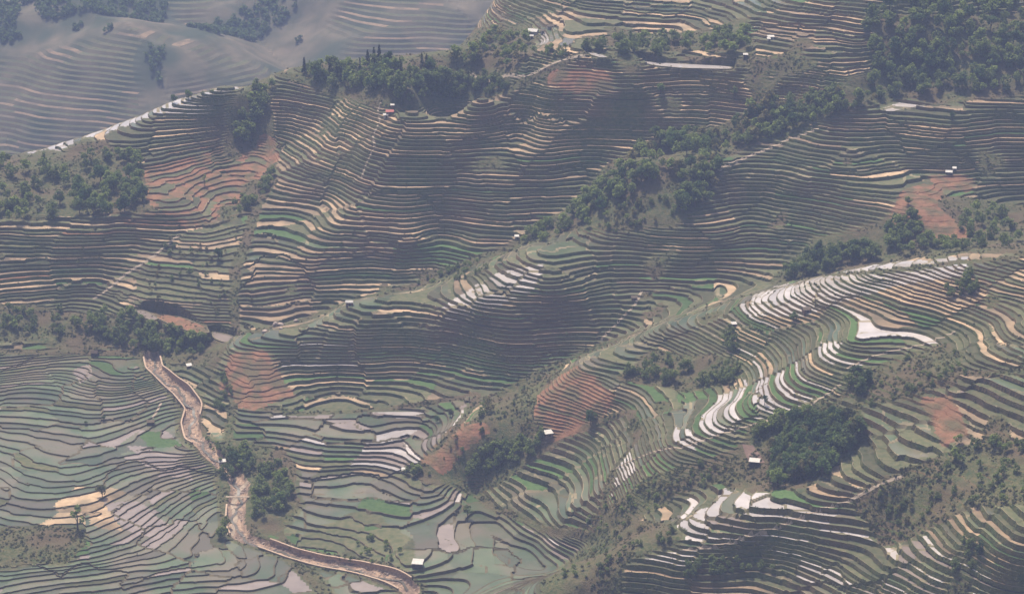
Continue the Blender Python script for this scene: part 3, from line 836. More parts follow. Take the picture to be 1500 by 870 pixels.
M_LEAF = [leafmat('leaf_mid_green', (.110, .200, .050), (.185, .270, .080)),
          leafmat('leaf_dark_green', (.078, .142, .044), (.140, .205, .066)),
          leafmat('leaf_yellow_green', (.14, .16, .05), (.20, .20, .085)),
          leafmat('needle_green', (.026, .048, .026), (.052, .074, .038))]
M_BARK = mat('bark', (.075, .055, .04), (.13, .10, .075), scale=1.5)
M_SCRUB = leafmat('undergrowth_leaf', (.065, .095, .032), (.135, .135, .060), tint=.4)

def leaf_quads(C, size, rng, out=None, up=0.35):
    """one bent leaf-clump quad at each centre C"""
    n = len(C)
    d = rng.normal(size=(n, 3))
    if out is not None: d = d * 0.75 + out * 0.9
    d[:, 2] += up
    d /= np.linalg.norm(d, axis=1)[:, None] + 1e-9
    t = np.cross(d, rng.normal(size=(n, 3))); t /= np.linalg.norm(t, axis=1)[:, None] + 1e-9
    b = np.cross(d, t)
    s = (np.asarray(size) * np.ones(n) * rng.uniform(.65, 1.35, n))[:, None]
    e = rng.uniform(.6, 1.2, (n, 1))
    q = np.stack([C - t * s - b * s * e * .55, C + t * s * .4 - b * s * e, C + t * s + b * s * e * .5, C - t * s * .35 + b * s * e], 1)
    return q
def crown_mesh(name, blobs, leaf, per, m, rng, squash=1.0):
    Q = []
    for c, r in blobs:
        n = max(6, int(per * r * r))
        d = rng.normal(size=(n, 3)); d /= np.linalg.norm(d, axis=1)[:, None]
        rad = r * rng.uniform(.35, 1.08, n) ** .5
        p = np.array(c) + d * rad[:, None] * np.array([1, 1, squash])
        Q.append(leaf_quads(p, leaf, rng, d))
    Q = np.concatenate(Q)
    V = Q.reshape(-1, 3); F = np.arange(len(V)).reshape(-1, 4)
    return raw_mesh(name, V, F, mats=[m], tint=rng.uniform(0, 1, len(F)))
def tube(P, R, k=6):
    P = np.asarray(P, float); V = []; F = []
    for i, (p, r) in enumerate(zip(P, R)):
        d = P[min(i + 1, len(P) - 1)] - P[max(i - 1, 0)]; d /= np.linalg.norm(d) + 1e-9
        a = np.cross(d, (0.31, 0.9, 0.1)); a /= np.linalg.norm(a); b = np.cross(d, a)
        for j in range(k):
            t = 2 * math.pi * j / k
            V.append(p + r * (math.cos(t) * a + math.sin(t) * b))
    for i in range(len(P) - 1):
        for j in range(k):
            F.append((i * k + j, i * k + (j + 1) % k, (i + 1) * k + (j + 1) % k, (i + 1) * k + j))
    return V, F
def join(parts):
    V = []; F = []
    for v, f in parts:
        o = len(V); V += [tuple(x) for x in v]; F += [tuple(i + o for i in q) for q in f]
    return V, F
def poly_mesh(name, V, F, mats):
    me = bpy.data.meshes.new(name); me.from_pydata([tuple(map(float, v)) for v in V], [], [tuple(map(int, f)) for f in F]); me.update(); me.shade_flat()
    for m in mats: me.materials.append(m)
    return me
def make_variant(kind, seed):
    """meshes of a tree one metre = one metre, 10 m tall: (trunk, crown)"""
    r = np.random.default_rng(seed)
    if kind == 'conifer':
        T = tube([(0, 0, -.6), (0.05, 0, 4), (0, .05, 9.6)], [.22, .15, .03])
        Q = []
        for z in np.linspace(1.6, 9.9, 15):
            rr = 1.75 * (1 - (z - 1.3) / 9.0) + .12
            n = int(8 + 12 * rr)
            t = r.uniform(0, 6.283, n); q = rr * r.uniform(.25, 1, n) ** .6 * r.uniform(.75, 1.15)
            p = np.stack([np.cos(t) * q, np.sin(t) * q, z + r.uniform(-.3, .3, n) - .25 * q], 1)
            Q.append(leaf_quads(p, .38, r, np.stack([np.cos(t), np.sin(t), t * 0 - .1], 1)))
        Q = np.concatenate(Q); V = Q.reshape(-1, 3)
        crown = raw_mesh('crown', V, np.arange(len(V)).reshape(-1, 4), mats=[M_LEAF[3]], tint=r.uniform(0, 1, len(Q)))
        return poly_mesh('trunk', *join([T]), [M_BARK]), crown
    wide = {'broad': 1.0, 'tall': .68, 'dark': .95, 'yellow': .95, 'bushy': 1.15}[kind]
    blobs = []
    nb_ = int(r.integers(8, 12))
    limbs = []
    for i in range(nb_):
        t = 6.283 * i / nb_ + r.uniform(-.5, .5)
        z = r.uniform(3.6, 8.4) if kind != 'bushy' else r.uniform(1.2, 7.6)
        q = wide * (3.3 - abs(z - 5.4) * .55) * r.uniform(.45, 1.0)
        c = (math.cos(t) * q, math.sin(t) * q, z)
        blobs.append((c, wide * r.uniform(1.05, 1.75)))
        if i % 2 == 0: limbs.append(tube([(0, 0, 1.8 + .2 * i), (c[0] * .5, c[1] * .5, z * .72), c], [.14, .09, .03], 5))
    blobs.append(((r.uniform(-.6, .6), r.uniform(-.6, .6), 8.5), wide * 1.35))
    T = tube([(0, 0, -.7), (.1, 0, 2.2), (0, .1, 5), (.1, .1, 8.2)], [.34, .26, .17, .05])
    m = M_LEAF[{'broad': 0, 'tall': 0, 'dark': 1, 'yellow': 2, 'bushy': 1}[kind]]
    return poly_mesh('trunk', *join([T] + limbs), [M_BARK]), crown_mesh('crown', blobs, .40, 26, m, r)
VARIANTS = {k: [make_variant(k, 100 + 10 * i + j) for j in range(n)] for i, (k, n) in enumerate((('broad', 4), ('tall', 3), ('dark', 4), ('yellow', 3), ('bushy', 3), ('conifer', 3)))}

# clusters: outline of where the trunks stand (photo), how many, heights, mix of kinds, label, group
CL = [
 ([(432, 112), (480, 100), (560, 96), (640, 100), (660, 128), (600, 140), (500, 132)], 74, (9, 16), 'dark dark bushy broad conifer tall', 'the ridge top wood', 'trees of the ridge top wood'),
 ([(560, 116), (640, 112), (740, 118), (745, 138), (640, 147), (570, 148)], 62, (6, 10), 'dark bushy bushy', 'the bank below the ridge wood', 'trees below the ridge top path'),
 ([(650, 95), (700, 60), (770, 45), (785, 80), (740, 100)], 34, (8, 13), 'broad broad dark yellow', 'the slope under the high village', 'trees under the high village'),
 ([(790, 88), (770, 78), (870, 66), (880, 74), (830, 84)], 14, (5, 8), 'broad bushy', 'the bank under the curved high terraces', 'trees below the curved high terraces'),
 ([(870, 72), (905, 58), (960, 56), (1010, 60), (1010, 80), (940, 84)], 30, (7, 12), 'broad dark bushy', 'the hollow behind the long white pond', 'trees behind the long white pond'),
 ([(1010, 66), (1060, 50), (1095, 40), (1098, 70), (1075, 82), (1040, 78)], 22, (8, 12), 'broad dark', 'the grove past the long white pond', 'trees right of the long white pond'),
 ([(1265, 40), (1290, 5), (1540, -10), (1545, 125), (1425, 138), (1320, 150), (1250, 145), (1275, 100)], 170, (9, 15), 'dark dark broad bushy', 'the high forest in the corner', 'trees of the upper right forest'),
 ([(1080, 165), (1130, 150), (1240, 140), (1290, 148), (1200, 178), (1120, 205), (1060, 230), (1060, 200)], 62, (8, 13), 'broad dark bushy yellow', 'the gully above the high spur', 'trees of the upper wooded gully'),
 ([(905, 250), (960, 205), (1050, 195), (1055, 245), (1045, 290), (990, 262), (940, 270)], 60, (8, 14), 'broad broad dark yellow', 'the broad wooded gully', 'trees of the middle wooded gully'),
 ([(830, 318), (880, 270), (940, 262), (930, 285), (880, 310), (860, 335)], 34, (8, 13), 'broad broad dark', 'the lower end of the wooded gully', 'trees at the lower end of the gully'),
 ([(755, 358), (800, 325), (830, 318), (835, 335), (790, 358)], 18, (6, 10), 'broad bushy', 'the tapering tip of the gully', 'trees where the gully tapers'),
 ([(990, 300), (1015, 285), (1045, 285), (1040, 308), (1005, 318)], 16, (10, 15), 'dark broad dark', 'the clump by the spur path', 'big trees beside the spur path'),
 ([(600, 415), (640, 400), (740, 372), (745, 384), (650, 420)], 22, (3, 6), 'bushy broad', 'the foot of the amphitheatre', 'shrubby trees along the gully foot'),
 ([(105, 285), (130, 262), (200, 262), (215, 300), (160, 318), (100, 315)], 38, (9, 15), 'broad dark broad', 'the main clump on the left slope', 'trees of the left slope clump'),
 ([(120, 235), (170, 222), (205, 235), (210, 260), (130, 262)], 16, (7, 11), 'dark dark broad', 'the patch above the left clump', 'dark trees above the left clump'),
 ([(345, 205), (350, 170), (380, 125), (392, 140), (385, 175), (360, 215)], 22, (8, 13), 'broad dark bushy', 'the gully under the left shoulder', 'trees of the left shoulder gully'),
 ([(375, 285), (395, 252), (405, 262), (388, 292), (345, 318), (335, 308)], 18, (7, 11), 'broad bushy dark', 'the reddish gully', 'trees down the reddish gully'),
 ([(110, 480), (130, 460), (190, 466), (265, 490), (310, 505), (290, 525), (220, 522), (150, 500)], 60, (6, 11), 'dark bushy dark broad', 'the bank above the stream head', 'trees of the bank above the stream head'),
 ([(300, 570), (330, 545), (340, 580), (320, 610)], 8, (4, 7), 'bushy dark', 'the bank beside the upper stream', 'trees on the right bank of the stream'),
 ([(1145, 405), (1200, 372), (1260, 362), (1290, 380), (1250, 390), (1160, 412)], 42, (8, 13), 'dark dark bushy', 'the wood behind the white crest', 'trees behind the white terraced crest'),
 ([(1290, 355), (1310, 325), (1340, 320), (1350, 350), (1400, 358), (1400, 372), (1320, 378)], 34, (8, 12), 'dark dark broad', 'the wood between the red scars', 'trees between the red soil scars'),
 ([(905, 552), (960, 528), (1050, 535), (1085, 545), (1070, 566), (990, 566)], 34, (5, 10), 'dark bushy dark', 'the hollow below the yellowish terrace', 'trees in the hollow below the yellowish terrace'),
 ([(1060, 490), (1050, 478), (1075, 482), (1085, 512), (1070, 515)], 9, (4, 7), 'bushy dark', 'the patch below the little hut', 'trees below the little white hut'),
 ([(680, 700), (700, 668), (740, 650), (795, 640), (795, 662), (740, 690)], 40, (5, 9), 'dark bushy dark broad', 'the shaded hollow under the white roof', 'trees beneath the white roofed hut'),
 ([(690, 612), (715, 592), (730, 600), (710, 616)], 6, (5, 8), 'yellow bushy', 'the top of the red bank', 'trees at the top of the red bank'),
 ([(1128, 700), (1130, 655), (1150, 640), (1185, 612), (1250, 618), (1262, 645), (1235, 668), (1205, 700), (1150, 708), (1135, 716)], 96, (9, 15), 'broad dark yellow bushy dark', 'the big wood by the brown yard', 'trees of the big wood'),
 ([(1095, 640), (1130, 612), (1200, 604), (1210, 618), (1140, 632)], 18, (6, 9), 'broad broad bushy', 'the upper fringe of the big wood', 'trees along the upper edge of the big wood'),
 ([(1235, 570), (1260, 550), (1275, 565), (1255, 585)], 6, (8, 12), 'dark bushy', 'the end of the bright flooded band', 'trees where the bright band ends'),
 ([(330, 700), (335, 668), (360, 660), (372, 690), (355, 700)], 15, (7, 11), 'dark broad bushy', 'the stream grove above the footbridge', 'trees above the footbridge'),
 ([(372, 720), (380, 690), (420, 685), (430, 730), (400, 758), (372, 760)], 34, (6, 10), 'dark bushy broad', 'the thicket by the stream path', 'trees of the thicket by the stream path'),
 ([(322, 790), (328, 770), (338, 768), (336, 792)], 5, (6, 9), 'dark broad', 'the outer side of the stream bend', 'trees left of the stream bend'),
 ([(593, 694), (605, 684), (618, 690), (612, 702)], 6, (5, 8), 'broad dark', 'the foot of the red bank', 'trees at the foot of the red bank'),
 ([(480, 812), (540, 780), (590, 800), (590, 825), (520, 828)], 12, (3, 5), 'bushy broad', 'the rough ground beside the lowest hut', 'bush trees left of the lowest hut'),
 ([(1000, 825), (1090, 822), (1140, 836), (1060, 846), (1000, 842)], 16, (4, 7), 'dark bushy', 'the thicket below the stepped crest', 'bush trees below the stepped crest'),
 ([(930, 800), (960, 775), (990, 780), (975, 800)], 10, (3, 6), 'bushy dark', 'the scrub before the stepped crest', 'bush trees left of the stepped crest'),
 ([(1375, 430), (1420, 400), (1440, 425), (1400, 440)], 12, (5, 8), 'dark bushy', 'the edge thicket under the white crest', 'trees at the right edge below the crest'),
 ([(1385, 830), (1420, 780), (1440, 820), (1410, 845)], 8, (5, 8), 'dark bushy', 'the lower corner thicket', 'trees in the lower right corner'),
]
CL += [
 ([(-60, 250), (60, 235), (95, 240), (100, 300), (90, 325), (-60, 325)], 40, (8, 13), 'broad dark bushy', 'the far end of the left slope wood', 'trees at the far end of the left slope wood'),
 ([(-60, 455), (90, 455), (110, 470), (95, 495), (-60, 490)], 24, (6, 10), 'dark bushy broad', 'the outer end of the stream head bank', 'trees at the outer end of the stream head bank'),
 ([(1405, 310), (1540, 305), (1545, 360), (1405, 368)], 30, (7, 11), 'dark broad bushy', 'the outer end of the red scar wood', 'trees at the outer end of the red scar wood'),
 ([(1400, 650), (1540, 645), (1545, 735), (1420, 740), (1380, 690)], 34, (4, 8), 'bushy dark broad', 'the rough brown slope at the lower right', 'trees of the rough brown slope'),
 ([(1265, 728), (1390, 662), (1410, 735), (1320, 790)], 26, (2.5, 5), 'bushy yellow bushy', 'the rough reddish slope beside the stepped crest', 'bushes of the rough reddish slope'),
 ([(850, 765), (950, 705), (1080, 660), (1050, 712), (1000, 722), (900, 792)], 40, (2.5, 5), 'bushy broad yellow', 'the scrubby flank under the bright flooded band', 'bushes of the scrubby flank'),
 ([(235, 355), (300, 345), (370, 310), (355, 345), (345, 415), (325, 465), (290, 465), (210, 440)], 40, (2.5, 5.5), 'bushy dark yellow', 'the scrubby gully below the red slope', 'bushes of the scrubby left gully'),
 ([(1240, 545), (1400, 500), (1420, 555), (1330, 585), (1260, 598)], 22, (2.5, 5), 'bushy broad', 'the rough slope under the bright flooded band', 'bushes of the rough slope at the right'),
 ([(625, 700), (690, 612), (825, 535), (790, 595), (790, 635), (690, 700)], 34, (2, 4), 'yellow bushy yellow', 'the brushy ridge flank over the red bank', 'bushes of the brushy ridge flank'),
 ([(870, 330), (930, 290), (985, 285), (990, 315), (900, 345)], 24, (3, 6), 'bushy broad yellow', 'the open hollow below the wooded gully', 'bushes of the open hollow'),
]
CL += [
 ([(800, 848), (870, 800), (945, 772), (930, 800), (890, 840)], 26, (2, 4.5), 'bushy yellow broad', 'the brown rise at the bottom centre', 'bushes of the brown rise'),
 ([(300, 640), (318, 650), (338, 684), (328, 690)], 8, (2.5, 5), 'bushy broad', 'the bank where the stream enters the grove', 'bushes where the stream enters the grove'),
 ([(398, 788), (450, 800), (520, 815), (520, 826), (440, 812), (395, 800)], 12, (1.5, 3.2), 'bushy yellow', 'the lowest reach of the canal', 'bushes along the lowest canal reach'),
]
LONE = [  # u, v of the foot, height in metres, kind, label
 (114, 775, 16, 'tall', 'tall dark narrow tree standing before the tan plots at the left'),
 (150, 728, 8, 'yellow', 'pale leafless looking tree above the tan plots at the left'),
 (685, 758, 9, 'dark', 'lone dark tree among the flooded plots of the lower valley'),
 (865, 622, 10, 'broad', 'lone tree on the red ploughed terraces'),
 (968, 138, 9, 'broad', 'lone round tree on the slope under the long white pond'),
 (1076, 140, 8, 'dark', 'lone dark tree on the slope right of the long white pond'),
 (738, 136, 9, 'dark', 'dark round tree at the right end of the ridge bank'),
 (1120, 594, 7, 'tall', 'slim tree among the bright flooded plots'),
 (1255, 566, 10, 'tall', 'slim tree at the end of the bright flooded band'),
 (152, 616, 4, 'dark', 'small round tree in the middle of the green valley plots'),
 (126, 622, 3.4, 'dark', 'smaller dark bush left of the round valley tree'),
 (300, 272, 9, 'tall', 'slim dark tree on the reddish left slope'),
 (320, 380, 9, 'broad', 'round bright green tree at the foot of the reddish gully'),
 (446, 108, 13, 'conifer', 'spiky conifer at the left end of the ridge wood'),
 (548, 98, 15, 'conifer', 'left one of the thin conifers rising over the ridge wood'),
 (556, 98, 17, 'conifer', 'tallest thin conifer rising over the ridge wood'),
 (625, 108, 15, 'conifer', 'pointed conifer at the right end of the ridge wood'),
 (686, 120, 8, 'conifer', 'slim conifer by the bright path right of the ridge wood'),
 (398, 128, 8, 'broad', 'round tree on the skyline at the left shoulder'),
 (255, 152, 7, 'broad', 'left one of the trees on the left skyline'),
 (276, 146, 8, 'broad', 'bigger tree on the left skyline right of the first'),
 (297, 142, 5, 'dark', 'small dark tree on the left skyline before the white ponds'),
 (311, 139, 4, 'dark', 'smallest dark tree on the left skyline'),
 (1035, 455, 5, 'tall', 'small slim tree behind the yellowish crest ponds'),
 (660, 610, 6, 'yellow', 'pale frond tree above the bare red bank'),
 (640, 618, 5, 'broad', 'green frond tree by the pink ponds'),
 (1395, 175, 7, 'dark', 'dark tree below the white ponds on the right skyline spur'),
 (1163, 470, 7, 'dark', 'dark tree at the upper end of the ochre terraces'),
 (1330, 300, 6, 'broad', 'small tree above the red soil scar'),
 (505, 320, 4, 'dark', 'small dark bush tree on the lower left of the amphitheatre'),
 (614, 365, 4, 'dark', 'small dark bush tree beside the bright green seedling strips'),
 (500, 360, 4, 'dark', 'small bush tree low on the left side of the amphitheatre'),
]
trees = []
for ci, (pl, n, hr, mix, lab, grp) in enumerate(CL):
    n = int(n * 1.45)
    pa_ = np.array(pl, float); lo = pa_.min(0); hi = pa_.max(0)
    U_, V_ = [], []
    while len(U_) < n:
        uu = RNG.uniform(lo[0], hi[0], 200); vv = RNG.uniform(lo[1], hi[1], 200)
        k = inpoly(uu, vv, pl); U_ += list(uu[k]); V_ += list(vv[k])
    U_ = np.array(U_[:n]); V_ = np.array(V_[:n])
    x, y, ok = hits(U_, V_)
    z = zfun(x, y)
    kinds = mix.split()
    for i in range(n):
        if ok[i]:
            pr = ('upper', 'middle', 'lower')[int(min(2, 3 * (V_[i] - lo[1]) / (hi[1] - lo[1])))]; pc = ('left', 'centre', 'right')[int(min(2, 3 * (U_[i] - lo[0]) / (hi[0] - lo[0])))]
            trees.append((x[i], y[i], z[i], RNG.uniform(*hr) * RNG.uniform(.8, 1.0), kinds[int(RNG.integers(len(kinds)))], (lab, pr, pc), grp, False))
for u, v, h, k, lab in LONE:
    x, y, z = spot(u, v)
    trees.append((x, y, z, h, k, lab, 'lone trees and bushes', True))
NAMES = {'broad': 'broadleaf_tree', 'tall': 'broadleaf_tree', 'dark': 'broadleaf_tree', 'yellow': 'broadleaf_tree', 'bushy': 'broadleaf_tree', 'conifer': 'conifer_tree'}
trees.sort(key=lambda t: (not t[7], -t[3] / t[1]))
def inst(parent, name, me):
    c = bpy.data.objects.new(name, me); COL.objects.link(c); c.parent = parent
    return c
TONE = {'broad': 'mid-green tree', 'dark': 'dark-green tree', 'yellow': 'yellowish tree', 'bushy': 'bushy tree', 'tall': 'slim green tree', 'conifer': 'pointed conifer'}
combo = {}
for t in trees[:318]:
    if not t[7]: combo.setdefault((t[6], t[5], t[4]), []).append(t[3])
def tree_label(t):
    (land, pr, pc), same = t[5], sorted(combo[(t[6], t[5], t[4])])
    place = 'in the centre of' if (pr, pc) == ('middle', 'centre') else 'at the %s of' % (pr + ' ' + pc if pc != 'centre' else pr + ' edge') if pr != 'middle' else 'on the %s side of' % pc
    k_ = len(same) - 1 - same.index(t[3])
    rank_ = '' if len(same) == 1 else 'shortest ' if k_ == len(same) - 1 else ('tallest ', 'second-tallest ', 'third-tallest ', 'fourth-tallest ', 'fifth-tallest ', 'sixth-tallest ', 'seventh-tallest ', 'eighth-tallest ')[min(k_, 7)]
    return rank_ + TONE[t[4]] + ' ' + place + ' ' + land
WV = []; WT = []; WM = []
ntree = 0
for tr in trees:
    (x, y, z, h, k, lab, grp, lone) = tr
    tv = VARIANTS[k][int(RNG.integers(len(VARIANTS[k])))]
    rot = RNG.uniform(0, 6.283); s = h / 10.0; sw = s * RNG.uniform(.9, 1.2)
    if ntree < 318:
        o = bpy.data.objects.new(NAMES[k], None); COL.objects.link(o)
        o.empty_display_size = 0.5
        o.location = (x, y, z - .15); o.rotation_euler = (0, 0, rot); o.scale = (sw, sw, s)
        tag(o, lab if lone else tree_label(tr), 'tree', grp)
        inst(o, 'trunk', tv[0]); inst(o, 'crown', tv[1])
        ntree += 1
    else:
        me = tv[1]; nq = len(me.polygons)
        co = np.empty(len(me.vertices) * 3, np.float32); me.vertices.foreach_get('co', co)
        q = co.reshape(-1, 4, 3)
        sel = RNG.permutation(len(q))[:int(len(q) * .38)]
        q = q[sel].copy()
        cq = q.mean(1, keepdims=True); q = cq + (q - cq) * 1.5
        c, sn = math.cos(rot), math.sin(rot)
        X = (q[..., 0] * c - q[..., 1] * sn) * sw + x; Yq = (q[..., 0] * sn + q[..., 1] * c) * sw + y; Zq = q[..., 2] * s + z - .15
        WV.append(np.stack([X, Yq, Zq], -1)); WT.append(RNG.uniform(0, 1, len(q)))
        WM.append(np.full(len(q), {'broad': 0, 'tall': 0, 'dark': 1, 'yellow': 2, 'bushy': 1, 'conifer': 3}[k]))
# far woods on the hills across the valley are gathered into the same mass
fb = FV > 20
cand = RNG.uniform(0, 1, (60000, 2))
cx = -880 + cand[:, 0] * 1160; cyy = 2060 + cand[:, 1] * 700
fn = vnoise(cx, cyy, 150, 46) + 0.6 * vnoise(cx, cyy, 60, 47) + .9 * vnoise(cx, cyy, 38, 48)
k = fn < -.62
cx, cyy = cx[k][:2400], cyy[k][:2400]
cz = far_height(cx, cyy)
if WV:
    W = np.concatenate(WV)
    o = link('woodland', raw_mesh('woodland', W.reshape(-1, 3), np.arange(W.shape[0] * 4).reshape(-1, 4), np.concatenate(WM), np.concatenate(WT), mats=M_LEAF))
    tag(o, 'smaller and farther trees filling out the hillside woods', kind='stuff')
r2 = np.random.default_rng(3)
C = np.repeat(np.stack([cx, cyy, cz], 1), 18, 0)
d = r2.normal(size=C.shape); d /= np.linalg.norm(d, axis=1)[:, None]
C = C + d * 4.2 * r2.uniform(.4, 1, (len(C), 1)) + np.array([0, 0, 4.0])
Q = leaf_quads(C, 1.75, r2, d)
o = link('far_woods', raw_mesh('far_woods', Q.reshape(-1, 3), np.arange(len(Q) * 4).reshape(-1, 4), None, r2.uniform(0, 1, len(Q)), mats=[M_LEAF[1]]))
tag(o, 'far woods on the hazy hills across the valley', kind='stuff')

# ------------------------------------------------------------------ undergrowth and bank weeds
up3 = P
def scatter(sel, n, rng):
    wq = scr[sel] * (0.3 + (area[sel] > 0))
    ids = np.nonzero(sel)[0]
    pick = ids[rng.choice(len(ids), n, p=wq / wq.sum())]
    b = rng.dirichlet((1, 1, 1), n)
    return (P[pick] * b[:, :, None]).sum(1)
infr = (CU > -60) & (CU < 1560) & (CV > -40) & (CV < 910)
r4 = np.random.default_rng(11)
A1 = scatter((MATI == 0) & infr, 36000, r4)
clear = polyline_dist(A1[:, 0], A1[:, 1], SP) > BEDW + 2
A1 = A1[clear]
A3 = scatter((MATI == 1) & infr, 2600, r4)
dens = vnoise(A1[:, 0], A1[:, 1], 14, 61) + .4 * vnoise(A1[:, 0], A1[:, 1], 40, 62)
A1 = np.concatenate([A1[dens > -.1 - .5 * r4.uniform(0, 1, len(A1)) ** 2], A3])
rad = r4.uniform(.25, 1.15, len(A1)) ** 1.4
nl = 7
C = np.repeat(A1, nl, 0); R_ = np.repeat(rad, nl)[:, None]
d = r4.normal(size=C.shape); d[:, 2] = np.abs(d[:, 2]); d /= np.linalg.norm(d, axis=1)[:, None]
Q1 = leaf_quads(C + d * R_ * r4.uniform(.3, 1, (len(C), 1)), .42 * np.repeat(rad, nl) + .1, r4, d)
t1 = np.repeat(r4.uniform(0, 1, len(A1)), nl)
A2 = scatter((MATI == 1) & infr, 24000, r4)
nl2 = 3
C = np.repeat(A2, nl2, 0) + r4.normal(0, .35, (len(A2) * nl2, 3))
Q2 = leaf_quads(C, .30, r4, np.tile(np.array([0, -.6, .5]), (len(C), 1)))
t2 = np.repeat(r4.uniform(0, 1, len(A2)), nl2)
Q = np.concatenate([Q1, Q2])
o = link('undergrowth', raw_mesh('undergrowth', Q.reshape(-1, 3), np.arange(len(Q) * 4).reshape(-1, 4), None, np.concatenate([t1, t2]), mats=[M_SCRUB]))
tag(o, 'scrub and weeds on the rough slopes and terrace banks', kind='stuff')
print('undergrowth quads', len(Q))
# ------------------------------------------------------------------ stream, walls, footbridge, paths
M_STONE = mat('wall_stone', (.30, .20, .14), (.46, .33, .24), scale=.9, bump=.2)
M_COPE = mat('coping_stone', (.40, .285, .20), (.52, .385, .28), scale=.8)
M_STREAM = mat('stream_water', (.07, .065, .05), (.13, .115, .09), rough=.4, spec=.4, scale=.5, water=True)
M_PATH = mat('trodden_path', (.30, .235, .17), (.42, .34, .26), scale=.6)
M_EARTH = mat('brown_yard_earth', (.15, .095, .075), (.20, .135, .105), scale=.6)
M_WHITE = mat('white_sheet_roof', (.46, .43, .39), (.60, .565, .51), scale=.8, rough=.5)
M_WOOD = mat('dark_wood', (.06, .045, .035), (.11, .08, .06), scale=2.0)
M_THATCH = mat('old_thatch', (.13, .10, .07), (.20, .16, .11), scale=1.5)
M_RED = mat('red_sheet', (.36, .12, .11), (.45, .17, .15), scale=1.0)
M_WALLW = mat('pale_render', (.42, .37, .32), (.52, .47, .41), scale=1.0)
M_BRICK = mat('mud_brick_wall', (.20, .125, .09), (.28, .18, .13), scale=1.5)
M_GLASS = mat('dark_window', (.02, .022, .025), (.04, .04, .045), rough=.1, spec=.6, scale=2.0)
M_ROCK = mat('pale_rock', (.34, .26, .21), (.50, .40, .33), scale=1.2, bump=.15)

def resample(Pl, step):
    Pl = np.asarray(Pl, float); d = np.r_[0, np.cumsum(np.hypot(*np.diff(Pl[:, :2], axis=0).T))]
    t = np.arange(0, d[-1], step)
    return np.stack([np.interp(t, d, Pl[:, k]) for k in range(Pl.shape[1])], 1)
RS = resample(SP, 2.0)
for _ in range(2):
    RS[1:-1] = (RS[:-2] + 2 * RS[1:-1] + RS[2:]) / 4
tg = np.gradient(RS[:, :2], axis=0); tg /= np.linalg.norm(tg, axis=1)[:, None]
nr = np.stack([-tg[:, 1], tg[:, 0]], 1)
bedz = bil(H, RS[:, 0], RS[:, 1])
def strip(cx, cy, cz, nx, ny, wd):
    V = []; F = []
    for i in range(len(cx)):
        V += [(cx[i] - nx[i] * wd, cy[i] - ny[i] * wd, cz[i]), (cx[i] + nx[i] * wd, cy[i] + ny[i] * wd, cz[i])]
    for i in range(len(cx) - 1): F.append((2 * i, 2 * i + 1, 2 * i + 3, 2 * i + 2))
    return V, F
wob = 1.9 * np.sin(np.arange(len(RS)) * .33) + .8 * np.sin(np.arange(len(RS)) * .9)
sx = RS[:, 0] + nr[:, 0] * wob; sy = RS[:, 1] + nr[:, 1] * wob
V, F = strip(sx, sy, np.maximum(bil(H, sx, sy), bedz) + .25, nr[:, 0], nr[:, 1], .9)
tag(link('stream', poly_mesh('stream', V, F, [M_STREAM])), 'shallow stream threading its stony walled bed', kind='structure')
def prism_strip(px, py, zb, zt, nx, ny, wd):
    V = []; F = []
    n = len(px)
    for i in range(n):
        for a, zz in ((-wd, zb[i]), (wd, zb[i]), (wd, zt[i]), (-wd, zt[i])):
            V.append((px[i] + nx[i] * a, py[i] + ny[i] * a, zz))
    for i in range(n - 1):
        o = 4 * i
        for j in range(4): F.append((o + j, o + (j + 1) % 4, o + 4 + (j + 1) % 4, o + 4 + j))
    F += [(3, 2, 1, 0), (4 * n - 4, 4 * n - 3, 4 * n - 2, 4 * n - 1)]
    return V, F
def stream_wall(side, i0, i1, lab):
    off = side * (BEDW + .9)
    px = RS[i0:i1, 0] + nr[i0:i1, 0] * off; py = RS[i0:i1, 1] + nr[i0:i1, 1] * off
    gx2 = RS[i0:i1, 0] + nr[i0:i1, 0] * side * (BEDW + 3.2); gy2 = RS[i0:i1, 1] + nr[i0:i1, 1] * side * (BEDW + 3.2)
    gz = bil(H, gx2, gy2)
    zt = np.maximum(gz + .5, bedz[i0:i1] + 2.2)
    for _ in range(6): zt[1:-1] = (zt[:-2] + zt[1:-1] + zt[2:]) / 3
    zb = bedz[i0:i1] - .8
    o = bpy.data.objects.new('stone_wall', None); COL.objects.link(o)
    o.location = (px[0], py[0], zb[0]); o.empty_display_size = .5
    tag(o, lab, 'wall', 'stone walls of the stream')
    q = np.array([px[0], py[0], zb[0]])
    V, F = prism_strip(px, py, zb, zt, nr[i0:i1, 0], nr[i0:i1, 1], .42)
    inst(o, 'wall_face', poly_mesh('wall_face', np.array(V) - q, F, [M_STONE]))
    V, F = prism_strip(px, py, zt + .003, zt + .28, nr[i0:i1, 0], nr[i0:i1, 1], .5)
    inst(o, 'coping', poly_mesh('coping', np.array(V) - q, F, [M_COPE]))
RU, RV = proj(RS[:, 0], RS[:, 1], RS[:, 2])
def near_i(u, v): return int(np.argmin(np.hypot(RU - u, RV - v)))
iA, iB, iC, iD = near_i(225, 530), near_i(296, 650), near_i(350, 735), near_i(385, 796)
sL = 1 if nr[iA, 0] < 0 else -1
stream_wall(sL, 1, iB, 'low pale stone wall on the field side of the upper stream')
stream_wall(-sL, 2, near_i(284, 612), 'tall grey faced stone wall on the slope side of the upper stream')
stream_wall(sL, near_i(346, 740), near_i(352, 784), 'short stone wall along the narrow stream below the footbridge')
stream_wall(sL, iD, len(RS) - 1, 'stone wall on the outer side of the lowest canal reach')
stream_wall(-sL, iD, len(RS) - 1, 'pale stone wall on the thicket side of the lowest canal reach')

